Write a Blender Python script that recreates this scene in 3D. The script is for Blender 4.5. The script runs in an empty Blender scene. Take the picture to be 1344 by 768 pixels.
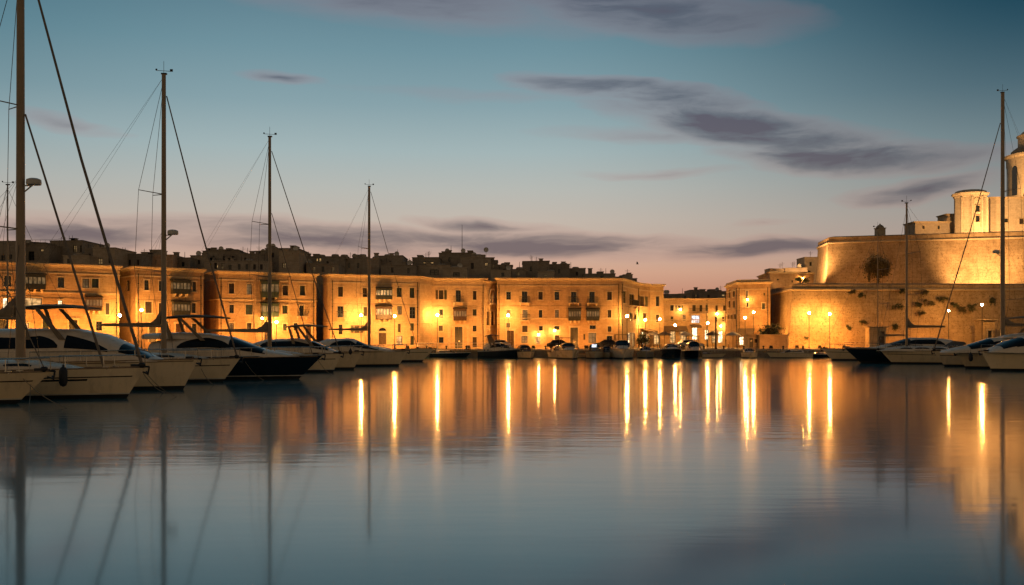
import bpy, math, random
from mathutils import Vector
random.seed(7)
R = math.radians
scn = bpy.context.scene
C = scn.collection
PI = math.pi

# ---------------------------------------------------------------- camera, sky, exposure
F = 1344 * 35 / 36.0            # focal length in pixels of the 1344 px wide photograph
EYE = 3.0
cd = bpy.data.cameras.new('camera'); cam = bpy.data.objects.new('camera', cd); C.objects.link(cam)
cam.location = (0, 0, EYE); cam.rotation_euler = (PI/2, 0, 0)
cd.lens = 35; cd.sensor_width = 36; cd.shift_y = 59/1344; cd.clip_start = .1; cd.clip_end = 9000
scn.camera = cam
scn.view_settings.view_transform = 'Standard'; scn.view_settings.look = 'None'
scn.view_settings.exposure = 0; scn.view_settings.gamma = 1
scn.cycles.use_denoising = True
try: scn.cycles.denoiser = 'OPENIMAGEDENOISE'
except Exception: pass
scn.cycles.max_bounces = 6; scn.cycles.diffuse_bounces = 3; scn.cycles.glossy_bounces = 4
scn.cycles.sample_clamp_indirect = 12; scn.cycles.caustics_reflective = False; scn.cycles.caustics_refractive = False
scn.cycles.use_light_tree = True

class NT:
    """small helper for node trees"""
    def __init__(s, tree): s.t = tree; s.n = tree.nodes; s.l = tree.links
    def new(s, typ, **kw):
        nd = s.n.new(typ)
        for k, v in kw.items(): setattr(nd, k, v)
        return nd
    def put(s, sock, v):
        if isinstance(v, bpy.types.NodeSocket): s.l.new(v, sock)
        else: sock.default_value = v
    def math(s, op, a, b=0.0, c=None, clamp=False):
        nd = s.new('ShaderNodeMath', operation=op, use_clamp=clamp)
        s.put(nd.inputs[0], a); s.put(nd.inputs[1], b)
        if c is not None: s.put(nd.inputs[2], c)
        return nd.outputs[0]
    def mix(s, f, a, b, blend='MIX'):
        nd = s.new('ShaderNodeMix', data_type='RGBA', blend_type=blend)
        s.put(nd.inputs[0], f)
        s.put(nd.inputs[6], a if isinstance(a, bpy.types.NodeSocket) else (*a[:3], 1))
        s.put(nd.inputs[7], b if isinstance(b, bpy.types.NodeSocket) else (*b[:3], 1))
        return nd.outputs[2]
    def remap(s, v, a, b, c=0.0, d=1.0, smooth=True):
        nd = s.new('ShaderNodeMapRange'); nd.clamp = True
        if smooth: nd.interpolation_type = 'SMOOTHSTEP'
        s.put(nd.inputs[0], v)
        for i, q in enumerate((a, b, c, d)): nd.inputs[i+1].default_value = q
        return nd.outputs[0]
    def noise(s, vec, scale, detail=4, rough=.5, dist=0.0, out=0):
        nd = s.new('ShaderNodeTexNoise'); nd.inputs['Scale'].default_value = scale
        nd.inputs['Detail'].default_value = detail; nd.inputs['Roughness'].default_value = rough
        nd.inputs['Distortion'].default_value = dist
        if vec is not None: s.l.new(vec, nd.inputs['Vector'])
        return nd.outputs[out]
    def mapping(s, vec, loc=(0,0,0), rot=(0,0,0), scale=(1,1,1), typ='POINT'):
        nd = s.new('ShaderNodeMapping', vector_type=typ); s.l.new(vec, nd.inputs[0])
        nd.inputs[1].default_value = loc; nd.inputs[2].default_value = rot; nd.inputs[3].default_value = scale
        return nd.outputs[0]
    def ramp(s, f, stops, interp='LINEAR'):
        nd = s.new('ShaderNodeValToRGB'); s.put(nd.inputs[0], f); e = nd.color_ramp
        e.interpolation = interp
        while len(e.elements) < len(stops): e.elements.new(.5)
        for el, (p, c) in zip(e.elements, stops): el.position = p; el.color = (*c, 1)
        return nd.outputs[0]

def lin(r, g, b):
    f = lambda v: (v/255/12.92) if v <= 10 else ((v/255+.055)/1.055)**2.4
    return (f(r), f(g), f(b))

world = bpy.data.worlds.new('World'); scn.world = world; world.use_nodes = True
def build_sky():
    world.node_tree.nodes.clear(); N = NT(world.node_tree)
    tc = N.new('ShaderNodeTexCoord'); sep = N.new('ShaderNodeSeparateXYZ'); N.l.new(tc.outputs['Generated'], sep.inputs[0])
    x, y, z = sep.outputs
    rr = N.math('SQRT', N.math('ADD', N.math('MULTIPLY', x, x), N.math('MULTIPLY', y, y)))
    el = N.math('DIVIDE', z, N.math('MAXIMUM', rr, 1e-4)); az = N.math('ARCTAN2', x, y)
    E = lambda py: max(0, (443-py)/F)/.6
    base = N.ramp(N.math('DIVIDE', el, .6), [
        (0, lin(170, 118, 98)), (E(385), lin(200, 144, 119)), (E(358), lin(212, 165, 139)), (E(325), lin(199, 174, 158)),
        (E(290), lin(194, 182, 170)), (E(250), lin(182, 184, 178)), (E(200), lin(162, 180, 182)), (E(140), lin(135, 162, 170)),
        (E(70), lin(112, 146, 158)), (E(0), lin(93, 127, 142)), (1, lin(44, 84, 102))])
    # deep teal towards the right and, less, to the left
    wr = N.math('MULTIPLY', N.remap(az, .0, .52), N.remap(el, .02, .33, .12, 1.0, False))
    base = N.mix(wr, base, lin(4, 58, 78))
    wl = N.math('MULTIPLY', N.remap(N.math('MULTIPLY', az, -1), .2, .75), N.remap(el, .06, .32, .0, .75, False))
    base = N.mix(wl, base, lin(26, 92, 112))
    dim = N.remap(N.math('ABSOLUTE', az), .5, 1.5); base = N.mix(dim, base, N.mix(N.remap(el, -.1, .7), lin(198, 162, 116), lin(52, 66, 76)))
    # clouds, streaked along the horizon
    vec = N.new('ShaderNodeCombineXYZ'); N.l.new(az, vec.inputs[0]); N.l.new(el, vec.inputs[1])
    wv = N.noise(N.mapping(vec.outputs[0], scale=(5, 15, 1)), 1.0, 4, .55, .4, out=1)
    wsub = N.new('ShaderNodeVectorMath', operation='SUBTRACT'); N.l.new(wv, wsub.inputs[0]); wsub.inputs[1].default_value = (.5, .5, .5)
    wmul = N.new('ShaderNodeVectorMath', operation='MULTIPLY'); N.l.new(wsub.outputs[0], wmul.inputs[0]); wmul.inputs[1].default_value = (.12, .034, 0)
    wadd = N.new('ShaderNodeVectorMath', operation='ADD'); N.l.new(vec.outputs[0], wadd.inputs[0]); N.l.new(wmul.outputs[0], wadd.inputs[1])
    p = wadd.outputs[0]
    masks = [  # px, py, half width px, half height px, tilt deg, weight
        (975, 163, 265, 36, -11, 1.15), (1110, 200, 210, 30, -5, 1.05), (850, 127, 210, 21, -7, 1.05), (850, 174, 170, 10, -2, .42), (1215, 246, 120, 20, 4, .85),
        (830, 10, 270, 44, -9, .8), (560, 8, 330, 40, -4, .5), (655, 128, 250, 10, -3, .2),
        (400, 314, 360, 30, -2, 1.0), (700, 321, 330, 24, -2, 1.1), (965, 327, 190, 19, 1, 1.15), (640, 296, 130, 12, -3, .8), (110, 310, 220, 24, 2, .9),
        (372, 98, 80, 10, -3, .6), (85, 155, 90, 15, -6, .55), (870, 226, 130, 8, 1, .4), (985, 292, 60, 8, 4, .4)]
    tot = None
    for px, py, a, b, t, w in masks:
        aa = math.atan((px-672)/F); ca = math.cos(aa)
        m = N.mapping(p, loc=(aa, (443-py)/F*ca, 0), rot=(0, 0, R(t)), scale=(a/F*ca, b/F*ca, 1), typ='TEXTURE')
        g = N.new('ShaderNodeTexGradient', gradient_type='SPHERICAL'); N.l.new(m, g.inputs[0])
        v = N.math('MULTIPLY', N.math('POWER', g.outputs[1], .8), w)
        tot = v if tot is None else N.math('MAXIMUM', tot, v)
    n1 = N.noise(N.mapping(p, rot=(0, 0, R(9)), scale=(5.5, 24, 1)), 1.0, 5, .58, .5)
    fine = N.noise(N.mapping(p, rot=(0, 0, R(13)), scale=(8, 62, 1)), 1.0, 6, .6, .35)
    dens = N.math('MULTIPLY', tot, N.remap(N.math('ADD', N.math('MULTIPLY', n1, .52), N.math('MULTIPLY', fine, .48)), .33, .62, .40, 1.25, False))
    dens = N.remap(dens, .02, .85, smooth=False)
    edge = lin(150, 118, 124); core = lin(92, 86, 101)
    low = N.remap(el, .07, .26)
    ccol = N.mix(N.remap(dens, .18, .8), N.mix(low, lin(188, 148, 138), lin(160, 130, 138)), N.mix(low, lin(112, 99, 103), core))
    ccol = N.mix(N.math('MULTIPLY', wr, .55), ccol, lin(28, 62, 76))
    sky = N.mix(N.math('MULTIPLY', N.math('POWER', dens, .95), .92), base, ccol)
    nish = N.new('ShaderNodeTexSky', sky_type='NISHITA'); nish.sun_disc = False
    nish.sun_elevation = R(-2.0); nish.sun_rotation = R(12)
    add = N.mix(1.0, sky, N.mix(1.0, nish.outputs[0], (.008, .008, .008), 'MULTIPLY'), 'ADD')
    bg = N.new('ShaderNodeBackground'); N.l.new(add, bg.inputs[0]); bg.inputs[1].default_value = 1.0
    out = N.new('ShaderNodeOutputWorld'); N.l.new(bg.outputs[0], out.inputs[0])
build_sky()
sl = bpy.data.lights.new('afterglow', 'SUN'); sl.energy = .01; sl.angle = R(120); sl.color = (1, .72, .55)
so = bpy.data.objects.new('afterglow', sl); C.objects.link(so); so.rotation_euler = (R(60), 0, R(168))

WARM = (1.0, .345, .058)
FORT = (1.0, .52, .19)

# ---------------------------------------------------------------- materials
M = {}
def material(name):
    m = bpy.data.materials.new(name); m.use_nodes = True; M[name] = m
    N = NT(m.node_tree); b = m.node_tree.nodes['Principled BSDF']
    return N, b
def plain(name, col, rough=.5, metal=0.0, vary=.18, scale=1.5, spec=.4, bump=0.0):
    N, b = material(name)
    geo = N.new('ShaderNodeNewGeometry')
    n = N.noise(geo.outputs['Position'], scale, 5, .6)
    c = N.mix(N.remap(n, .3, .7), [v*(1-vary) for v in col], [v*(1+vary) for v in col])
    N.l.new(c, b.inputs['Base Color'])
    N.l.new(N.remap(n, .3, .7, max(0, rough-.08), min(1, rough+.08)), b.inputs['Roughness'])
    b.inputs['Metallic'].default_value = metal; b.inputs['Specular IOR Level'].default_value = spec
    if bump:
        bn = N.new('ShaderNodeBump'); bn.inputs['Strength'].default_value = bump; bn.inputs['Distance'].default_value = .05
        N.l.new(N.noise(geo.outputs['Position'], scale*6, 5, .6), bn.inputs['Height']); N.l.new(bn.outputs[0], b.inputs['Normal'])
    return M[name]
def stone(name, col, bw=.75, bh=.30, rough_amt=.35, stain=.45, mortar=.75, vein=False):
    """limestone ashlar: courses from UV in metres, weathering from the position"""
    N, b = material(name)
    uv = N.new('ShaderNodeUVMap'); geo = N.new('ShaderNodeNewGeometry')
    wob = N.mix(.012, uv.outputs[0], N.noise(uv.outputs[0], .8, 2, out=1))
    br = N.new('ShaderNodeTexBrick'); N.l.new(wob, br.inputs[0])
    br.inputs['Scale'].default_value = 1; br.inputs['Brick Width'].default_value = bw; br.inputs['Row Height'].default_value = bh
    br.inputs['Mortar Size'].default_value = .014; br.inputs['Mortar Smooth'].default_value = .4; br.inputs['Bias'].default_value = 0
    br.inputs['Color1'].default_value = (*[v*.90 for v in col], 1); br.inputs['Color2'].default_value = (*[min(1, v*1.06) for v in col], 1)
    br.inputs['Mortar'].default_value = (*[v*mortar for v in col], 1)
    big = N.noise(geo.outputs['Position'], .30, 8, .68); fine = N.noise(geo.outputs['Position'], 2.2, 8, .75)
    drip = N.noise(N.mapping(geo.outputs['Position'], scale=(1.3, 1.3, .16)), 1.0, 5, .6)
    c = N.mix(N.math('MULTIPLY', N.remap(big, .42, .72), stain), br.outputs[0], [col[0]*.5, col[1]*.46, col[2]*.42])
    c = N.mix(N.math('MULTIPLY', N.remap(drip, .52, .75), stain*.8), c, [col[0]*.45, col[1]*.42, col[2]*.40])
    c = N.mix(N.math('MULTIPLY', N.remap(fine, .47, .66), rough_amt), c, [col[0]*.5, col[1]*.46, col[2]*.42])
    pits = N.noise(geo.outputs['Position'], 3.6, 4, .7)
    c = N.mix(N.math('MULTIPLY', N.remap(pits, .55, .68), rough_amt*1.25), c, [col[0]*.32, col[1]*.28, col[2]*.25])
    pale = N.noise(geo.outputs['Position'], 1.1, 5, .7)
    c = N.mix(N.math('MULTIPLY', N.remap(pale, .55, .72), .35), c, [min(.8, v*1.35) for v in col])
    N.l.new(c, b.inputs['Base Color']); b.inputs['Roughness'].default_value = .9; b.inputs['Specular IOR Level'].default_value = .15
    bn = N.new('ShaderNodeBump'); bn.inputs['Strength'].default_value = .6; bn.inputs['Distance'].default_value = .06
    h = N.math('ADD', N.math('MULTIPLY', fine, .8), N.math('MULTIPLY', br.outputs[1], -.5)); N.l.new(h, bn.inputs['Height'])
    N.l.new(bn.outputs[0], b.inputs['Normal'])
    return M[name]
def emit(name, col, s):
    N, b = material(name); b.inputs['Base Color'].default_value = (.6, .6, .6, 1)
    b.inputs['Emission Color'].default_value = (*col, 1); b.inputs['Emission Strength'].default_value = s
    return M[name]
def lit_glass(name, col, s):
    """window lit from inside: uneven, brighter and darker patches of the room"""
    N, b = material(name); geo = N.new('ShaderNodeNewGeometry')
    n = N.noise(geo.outputs['Position'], 1.6, 3, .6)
    b.inputs['Base Color'].default_value = (.1, .1, .1, 1); b.inputs['Roughness'].default_value = .15
    b.inputs['Emission Color'].default_value = (*col, 1)
    N.l.new(N.remap(n, .35, .65, s*.25, s*1.3), b.inputs['Emission Strength'])
    return M[name]

stone('limestone', (.46, .315, .17), stain=.65); stone('limestone_pale', (.53, .38, .22), stain=.5); stone('limestone_worn', (.41, .265, .14), stain=.85)
stone('trim_stone', (.50, .39, .25), bw=1.4, bh=.6, stain=.25)
stone('fort_stone', (.44, .315, .175), bw=1.5, bh=.62, rough_amt=.75, stain=.8, mortar=.5)
stone('church_stone', (.56, .46, .32), bw=.9, bh=.4, stain=.2)
stone('quay_stone', (.28, .22, .15), bw=1.2, bh=.45, rough_amt=.6, stain=.5)
stone('town_dark', (.31, .255, .19), stain=.5); stone('town_grey', (.38, .31, .23), stain=.5); stone('town_tan', (.46, .36, .25), stain=.4)
plain('paving', (.30, .24, .17), .85, scale=.6, bump=.3); plain('roofing', (.13, .12, .105), .9, scale=.8)
plain('grass_earth', (.055, .06, .03), .95, vary=.4, scale=2, bump=.5)
plain('wood_dark', (.028, .030, .024), .45, vary=.3, scale=4); plain('wood_brown', (.055, .03, .016), .5, vary=.3, scale=4)
plain('wood_green', (.035, .05, .035), .45, vary=.3, scale=4); plain('shutter', (.042, .03, .02), .55, vary=.3, scale=4)
plain('pane_dark', (.012, .013, .014), .08, vary=.3, spec=.6); plain('iron', (.02, .02, .02), .5, .3)
plain('lamp_pole', (.05, .045, .035), .5, .2); plain('awning', (.10, .07, .045), .8, scale=3)
lit_glass('pane_lit', (1, .58, .22), .8); lit_glass('pane_bright', (1, .74, .42), 3.2); lit_glass('pane_cool', (.80, .88, 1), 1.2)
lit_glass('pane_glow', (1, .60, .24), .14)
emit('bulb', (1, .45, .10), 1400); emit('bulb_small', (1, .47, .12), 560); emit('flood_lens', (1, .62, .25), 12)
def gelcoat(name, col):
    N, b = material(name); geo = N.new('ShaderNodeNewGeometry')
    run = N.noise(N.mapping(geo.outputs['Position'], scale=(2.2, 2.2, .25)), 1.0, 5, .65); blot = N.noise(geo.outputs['Position'], .9, 5, .6)
    c = N.mix(N.math('MULTIPLY', N.remap(run, .50, .72), .45), col, [v*.55 for v in col]); c = N.mix(N.math('MULTIPLY', N.remap(blot, .5, .75), .25), c, [v*.7 for v in col])
    N.l.new(c, b.inputs['Base Color']); N.l.new(N.remap(blot, .3, .7, .22, .42), b.inputs['Roughness']); b.inputs['Specular IOR Level'].default_value = .5
gelcoat('gelcoat', (.82, .63, .39)); gelcoat('gelcoat_white', (.70, .57, .41))
gelcoat('gelcoat_sand', (.76, .57, .34))
plain('gelcoat_navy', (.006, .010, .016), .15, vary=.2, spec=.5); plain('antifoul', (.012, .014, .016), .6); plain('stripe_white', (.55, .52, .45), .4)
plain('deck', (.38, .32, .25), .7, scale=3); plain('teak', (.24, .16, .09), .7, vary=.25, scale=5)
plain('boat_glass', (.008, .010, .012), .08, vary=.2, spec=.18); plain('canvas', (.10, .078, .055), .85, scale=3, bump=.3)
plain('canvas_tan', (.22, .165, .105), .85, scale=3, bump=.3)
plain('spar', (.27, .20, .13), .45, .1, vary=.15, scale=1); plain('wire', (.06, .055, .05), .4, .6); plain('furled_sail', (.17, .135, .10), .8, vary=.25, scale=4)
plain('steel', (.35, .33, .30), .25, .9); plain('rubber', (.012, .014, .018), .6); plain('rope', (.22, .17, .11), .9); plain('plastic_white', (.5, .46, .4), .4)
plain('car_dark', (.02, .02, .022), .25, .3); plain('car_pale', (.38, .36, .33), .3, .2); plain('car_red', (.05, .012, .01), .3, .2)
plain('bark', (.05, .038, .026), .9, scale=4); plain('leaf', (.085, .088, .036), .8, vary=.5, scale=1.5); plain('leaf_dry', (.11, .092, .042), .85, vary=.4, scale=1.5)
plain('cloth_cream', (.42, .35, .25), .8); plain('feather', (.05, .05, .05), .8)

def water_material():
    N, b = material('harbour_water')
    b.inputs['Base Color'].default_value = (.022, .165, .205, 1); b.inputs['Metallic'].default_value = .13; b.inputs['IOR'].default_value = 1.5
    b.inputs['Roughness'].default_value = .075; b.inputs['Specular IOR Level'].default_value = .5
    geo = N.new('ShaderNodeNewGeometry')
    a = N.noise(N.mapping(geo.outputs['Position'], scale=(.22, 1.15, 1)), 1.0, 3, .55)
    d = N.noise(N.mapping(geo.outputs['Position'], scale=(1.0, 2.8, 1)), 1.0, 2, .5)
    sp = N.new('ShaderNodeSeparateXYZ'); N.l.new(geo.outputs['Position'], sp.inputs[0])
    c = N.noise(N.mapping(geo.outputs['Position'], scale=(.05, .20, 1)), 1.0, 2, .5)
    calm = N.remap(N.noise(N.mapping(geo.outputs['Position'], scale=(.012, .05, 1)), 1.0, 3, .6), .35, .65, .35, 1.0)
    bn = N.new('ShaderNodeBump'); bn.inputs['Distance'].default_value = 1.0
    N.l.new(N.math('MULTIPLY', N.math('MULTIPLY', calm, N.remap(sp.outputs[1], 11, 42, .10, 1.0)), .024), bn.inputs['Strength'])
    N.l.new(N.math('ADD', N.math('ADD', a, N.math('MULTIPLY', d, .30)), N.math('MULTIPLY', c, .5)), bn.inputs['Height']); N.l.new(bn.outputs[0], b.inputs['Normal'])
    # long-exposure water: a smooth mirror lobe plus a broader one from the ripples that ran through it
    b2 = N.new('ShaderNodeBsdfPrincipled')
    for k in ('Base Color', 'Metallic', 'IOR'): b2.inputs[k].default_value = b.inputs[k].default_value
    b2.inputs['Roughness'].default_value = .17; N.l.new(bn.outputs[0], b2.inputs['Normal'])
    mx = N.new('ShaderNodeMixShader'); mx.inputs[0].default_value = .24
    N.l.new(b.outputs[0], mx.inputs[1]); N.l.new(b2.outputs[0], mx.inputs[2])
    out = [n for n in N.n if n.type == 'OUTPUT_MATERIAL'][0]; N.l.new(mx.outputs[0], out.inputs['Surface'])
    return M['harbour_water']
water_material()

# ---------------------------------------------------------------- mesh helpers
class MB:
    def __init__(s): s.v = []; s.f = []
    def add(s, vs, fs):
        o = len(s.v); s.v += [tuple(p) for p in vs]; s.f += [tuple(i+o for i in f) for f in fs]; return s
    def quad(s, a, b, c, d): return s.add([a, b, c, d], [(0, 1, 2, 3)])
    def hexa(s, p):                # 4 bottom + 4 top corners (counter clockwise from above)
        return s.add(p, [(3, 2, 1, 0), (4, 5, 6, 7), (0, 1, 5, 4), (1, 2, 6, 5), (2, 3, 7, 6), (3, 0, 4, 7)])
    def box(s, x0, x1, y0, y1, z0, z1):
        return s.hexa([(x0,y0,z0),(x1,y0,z0),(x1,y1,z0),(x0,y1,z0),(x0,y0,z1),(x1,y0,z1),(x1,y1,z1),(x0,y1,z1)])
    def prism(s, poly, z0, z1, poly_top=None):   # poly counter clockwise
        n = len(poly); t = poly_top or poly
        zt = z1 if isinstance(z1, (list, tuple)) else [z1]*n
        vs = [(x, y, z0) for x, y in poly] + [(x, y, zt[i]) for i, (x, y) in enumerate(t)]
        return s.add(vs, [tuple(range(n-1, -1, -1)), tuple(range(n, 2*n))] + [(i, (i+1) % n, n+(i+1) % n, n+i) for i in range(n)])
    def tube(s, pts, r, seg=8, r2=None):
        pts = [Vector(p) for p in pts]; n = len(pts); rings = []
        for i, p in enumerate(pts):
            d = (pts[min(i+1, n-1)] - pts[max(i-1, 0)]).normalized()
            a = d.orthogonal().normalized() if abs(d.z) < .99 else Vector((1, 0, 0)); a = (a - d*a.dot(d)).normalized(); b = d.cross(a)
            rad = r if r2 is None else r + (r2-r)*i/(n-1)
            rings.append([p + a*rad*math.cos(2*PI*k/seg) + b*rad*math.sin(2*PI*k/seg) for k in range(seg)])
        return s.rings(rings)
    def rings(s, rings, cap=True, closed=True):
        m = len(rings[0]); vs = [p for rg in rings for p in rg]; fs = []
        for i in range(len(rings)-1):
            for k in range(m if closed else m-1):
                fs.append((i*m+k, i*m+(k+1) % m, (i+1)*m+(k+1) % m, (i+1)*m+k))
        if cap: fs += [tuple(range(m-1, -1, -1)), tuple(range((len(rings)-1)*m, len(rings)*m))]
        return s.add(vs, fs)
    def lathe(s, prof, c=(0, 0, 0), seg=16, cap=True):
        return s.rings([[(c[0]+r*math.cos(2*PI*k/seg), c[1]+r*math.sin(2*PI*k/seg), c[2]+z) for k in range(seg)] for r, z in prof], cap)
    def ball(s, c, r, seg=12, sq=1.0):
        return s.lathe([(max(1e-3, r*math.sin(PI*i/8)), -r*sq*math.cos(PI*i/8)) for i in range(9)], c, seg)
    def build(s, name, mat, parent=None, smooth=False, loc=None):
        me = bpy.data.meshes.new(name)
        off = Vector((0, 0, 0))
        if parent is not None and parent.get('_world'): off = Vector(parent['_world'])
        elif loc is not None: off = Vector(loc)
        me.from_pydata([tuple(Vector(p) - off) for p in s.v], [], s.f); me.update()
        uvl = me.uv_layers.new(name='UVMap')
        for p in me.polygons:
            n = p.normal
            if abs(n.z) > .75: t = None
            else:
                h = math.hypot(n.x, n.y); t = (-n.y/h, n.x/h)
            for li in p.loop_indices:
                co = me.vertices[me.loops[li].vertex_index].co + off
                uvl.data[li].uv = (co.x, co.y) if t is None else (co.x*t[0]+co.y*t[1], co.z)
            p.use_smooth = smooth
        if smooth:
            try: me.set_sharp_from_angle(angle=R(38))
            except Exception: pass
        me.materials.append(M[mat] if isinstance(mat, str) else mat)
        o = bpy.data.objects.new(name, me); C.objects.link(o)
        if parent is not None:
            o.parent = parent
            if parent.get('_world'):
                if parent.type == 'MESH': o.location = (0, 0, 0)
                o['_world'] = parent['_world']
        elif loc is not None: o.location = loc
        return o

def tag(o, label=None, cat=None, group=None, kind=None):
    if label: o['label'] = label
    if cat: o['category'] = cat
    if group: o['group'] = group
    if kind: o['kind'] = kind
    return o
def thing(name, label, cat, loc, group=None, rz=0.0, world=True):
    o = bpy.data.objects.new(name, None); C.objects.link(o); o.location = loc; o.rotation_euler = (0, 0, rz)
    o.empty_display_size = .5
    if world: o['_world'] = [float(v) for v in loc]    # parts are written in world metres
    return tag(o, label, cat, group)
def copy_tree(o, parent=None):
    c = o.copy(); C.objects.link(c)
    if parent is not None: c.parent = parent
    for ch in [k for k in bpy.data.objects if k.parent == o]: copy_tree(ch, c)
    return c
def P(px, py, d): return Vector(((px-672)/F*d, d, EYE-(py-443)/F*d))
def XY(px, d): return ((px-672)/F*d, d)
def Z(py, d): return EYE-(py-443)/F*d
GZ = 1.2      # height of the quay paving

# ---------------------------------------------------------------- setting: water, quay, ground
w = MB(); w.quad((-3000, -600, 0), (3000, -600, 0), (3000, 3000, 0), (-3000, 3000, 0)); tag(w.build('water', 'harbour_water'), kind='structure')
EDGE = [(-260, 60), (-120, 96), (-72, 112), (-52, 122), (-36, 135), (-20, 146), (-6, 150.5), (10, 151), (60, 151), (110, 151), (300, 140)]
g = MB()
g.prism([(x, y+.55) for x, y in EDGE] + [(3000, 140), (3000, 3000), (-3000, 3000), (-3000, 60)], -1.0, GZ)
tag(g.build('ground', 'paving'), kind='structure')
k = MB()
for a, b in zip(EDGE[:-1], EDGE[1:]):
    ax, ay = a; bx, by = b
    k.hexa([(ax, ay, -1), (bx, by, -1), (bx, by+.56, -1), (ax, ay+.56, -1), (ax, ay, GZ-.24), (bx, by, GZ-.24), (bx, by+.56, GZ-.24), (ax, ay+.56, GZ-.24)])
tag(k.build('quay_wall', 'quay_stone'), 'long dark stone quay wall rising from the harbour water', 'quay wall')
k = MB()
for a, b in zip(EDGE[:-1], EDGE[1:]):
    ax, ay = a; bx, by = b
    k.hexa([(ax, ay-.06, GZ-.236), (bx, by-.06, GZ-.236), (bx, by+.65, GZ-.236), (ax, ay+.65, GZ-.236), (ax, ay-.06, GZ+.012), (bx, by-.06, GZ+.012), (bx, by+.65, GZ+.012), (ax, ay+.65, GZ+.012)])
tag(k.build('quay_coping', 'trim_stone'), 'pale stone coping along the edge of the quay', 'coping')

# ---------------------------------------------------------------- buildings
class Facade:
    def __init__(s, p0, p1):
        s.p0 = Vector((*p0, 0)); s.p1 = Vector((*p1, 0)); d = s.p1-s.p0; s.L = d.length; s.u = d/s.L; s.n = Vector((s.u.y, -s.u.x, 0))
    def hit(s, px, py=443):
        a = (px-672)/F
        # p0 + u*q = (a t, t)
        q = (a*s.p0.y - s.p0.x)/(s.u.x - a*s.u.y); t = s.p0.y + s.u.y*q
        return q, EYE-(py-443)/F*t, t
    def at(s, q, z, out=0.0):
        p = s.p0 + s.u*q + s.n*out; return (p.x, p.y, z)
    def rect(s, px, y0, y1, w):
        a = s.hit(px-w/2)[0]; b = s.hit(px+w/2)[0]; _, z1, _ = s.hit(px, y0); _, z0, _ = s.hit(px, y1)
        return a, b, z0, z1
    def block(s, mb, q0, q1, z0, z1, o0, o1, o0t=None, o1t=None):
        o0t = o0 if o0t is None else o0t; o1t = o1 if o1t is None else o1t
        A = s.at; return mb.hexa([A(q0, z0, o1), A(q1, z0, o1), A(q1, z0, o0), A(q0, z0, o0), A(q0, z1, o1t), A(q1, z1, o1t), A(q1, z1, o0t), A(q0, z1, o0t)])

def wall_with_holes(mb, fc, z0, z1, holes, deep=.28):
    us = sorted({0.0, fc.L} | {min(max(v, 0), fc.L) for h in holes for v in h[:2]})
    zs = sorted({z0, z1} | {min(max(v, z0), z1) for h in holes for v in h[2:4]})
    for i in range(len(us)-1):
        for j in range(len(zs)-1):
            if us[i+1]-us[i] < 1e-5 or zs[j+1]-zs[j] < 1e-5: continue
            cu = (us[i]+us[i+1])/2; cz = (zs[j]+zs[j+1])/2
            if any(h[0] < cu < h[1] and h[2] < cz < h[3] for h in holes): continue
            mb.quad(fc.at(us[i], zs[j]), fc.at(us[i+1], zs[j]), fc.at(us[i+1], zs[j+1]), fc.at(us[i], zs[j+1]))
    for a, b, c, d in holes:
        A = fc.at
        mb.quad(A(a, c), A(a, c, -deep), A(a, d, -deep), A(a, d)); mb.quad(A(b, c, -deep), A(b, c), A(b, d), A(b, d, -deep))
        mb.quad(A(a, c, -deep), A(a, c), A(b, c), A(b, c, -deep)); mb.quad(A(a, d), A(a, d, -deep), A(b, d, -deep), A(b, d))

def offset_line(pts, d):
    """polyline moved sideways to its right (outward) with mitred corners"""
    out = []; n = len(pts)
    for i in range(n):
        dirs = []
        if i > 0: v = Vector(pts[i])-Vector(pts[i-1]); dirs.append(v.normalized())
        if i < n-1: v = Vector(pts[i+1])-Vector(pts[i]); dirs.append(v.normalized())
        ns = [Vector((v.y, -v.x)) for v in dirs]; m = sum(ns, Vector((0, 0))).normalized()
        k = d/max(.35, m.dot(ns[0])); out.append(Vector(pts[i]) + m*k)
    return out
def sweep(mb, pts, prof):
    """prof: list of (out, z), closed"""
    cols = [[(*offset_line(pts, o)[i], z) for o, z in prof] for i in range(len(pts))]
    mb.rings(cols)

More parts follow.
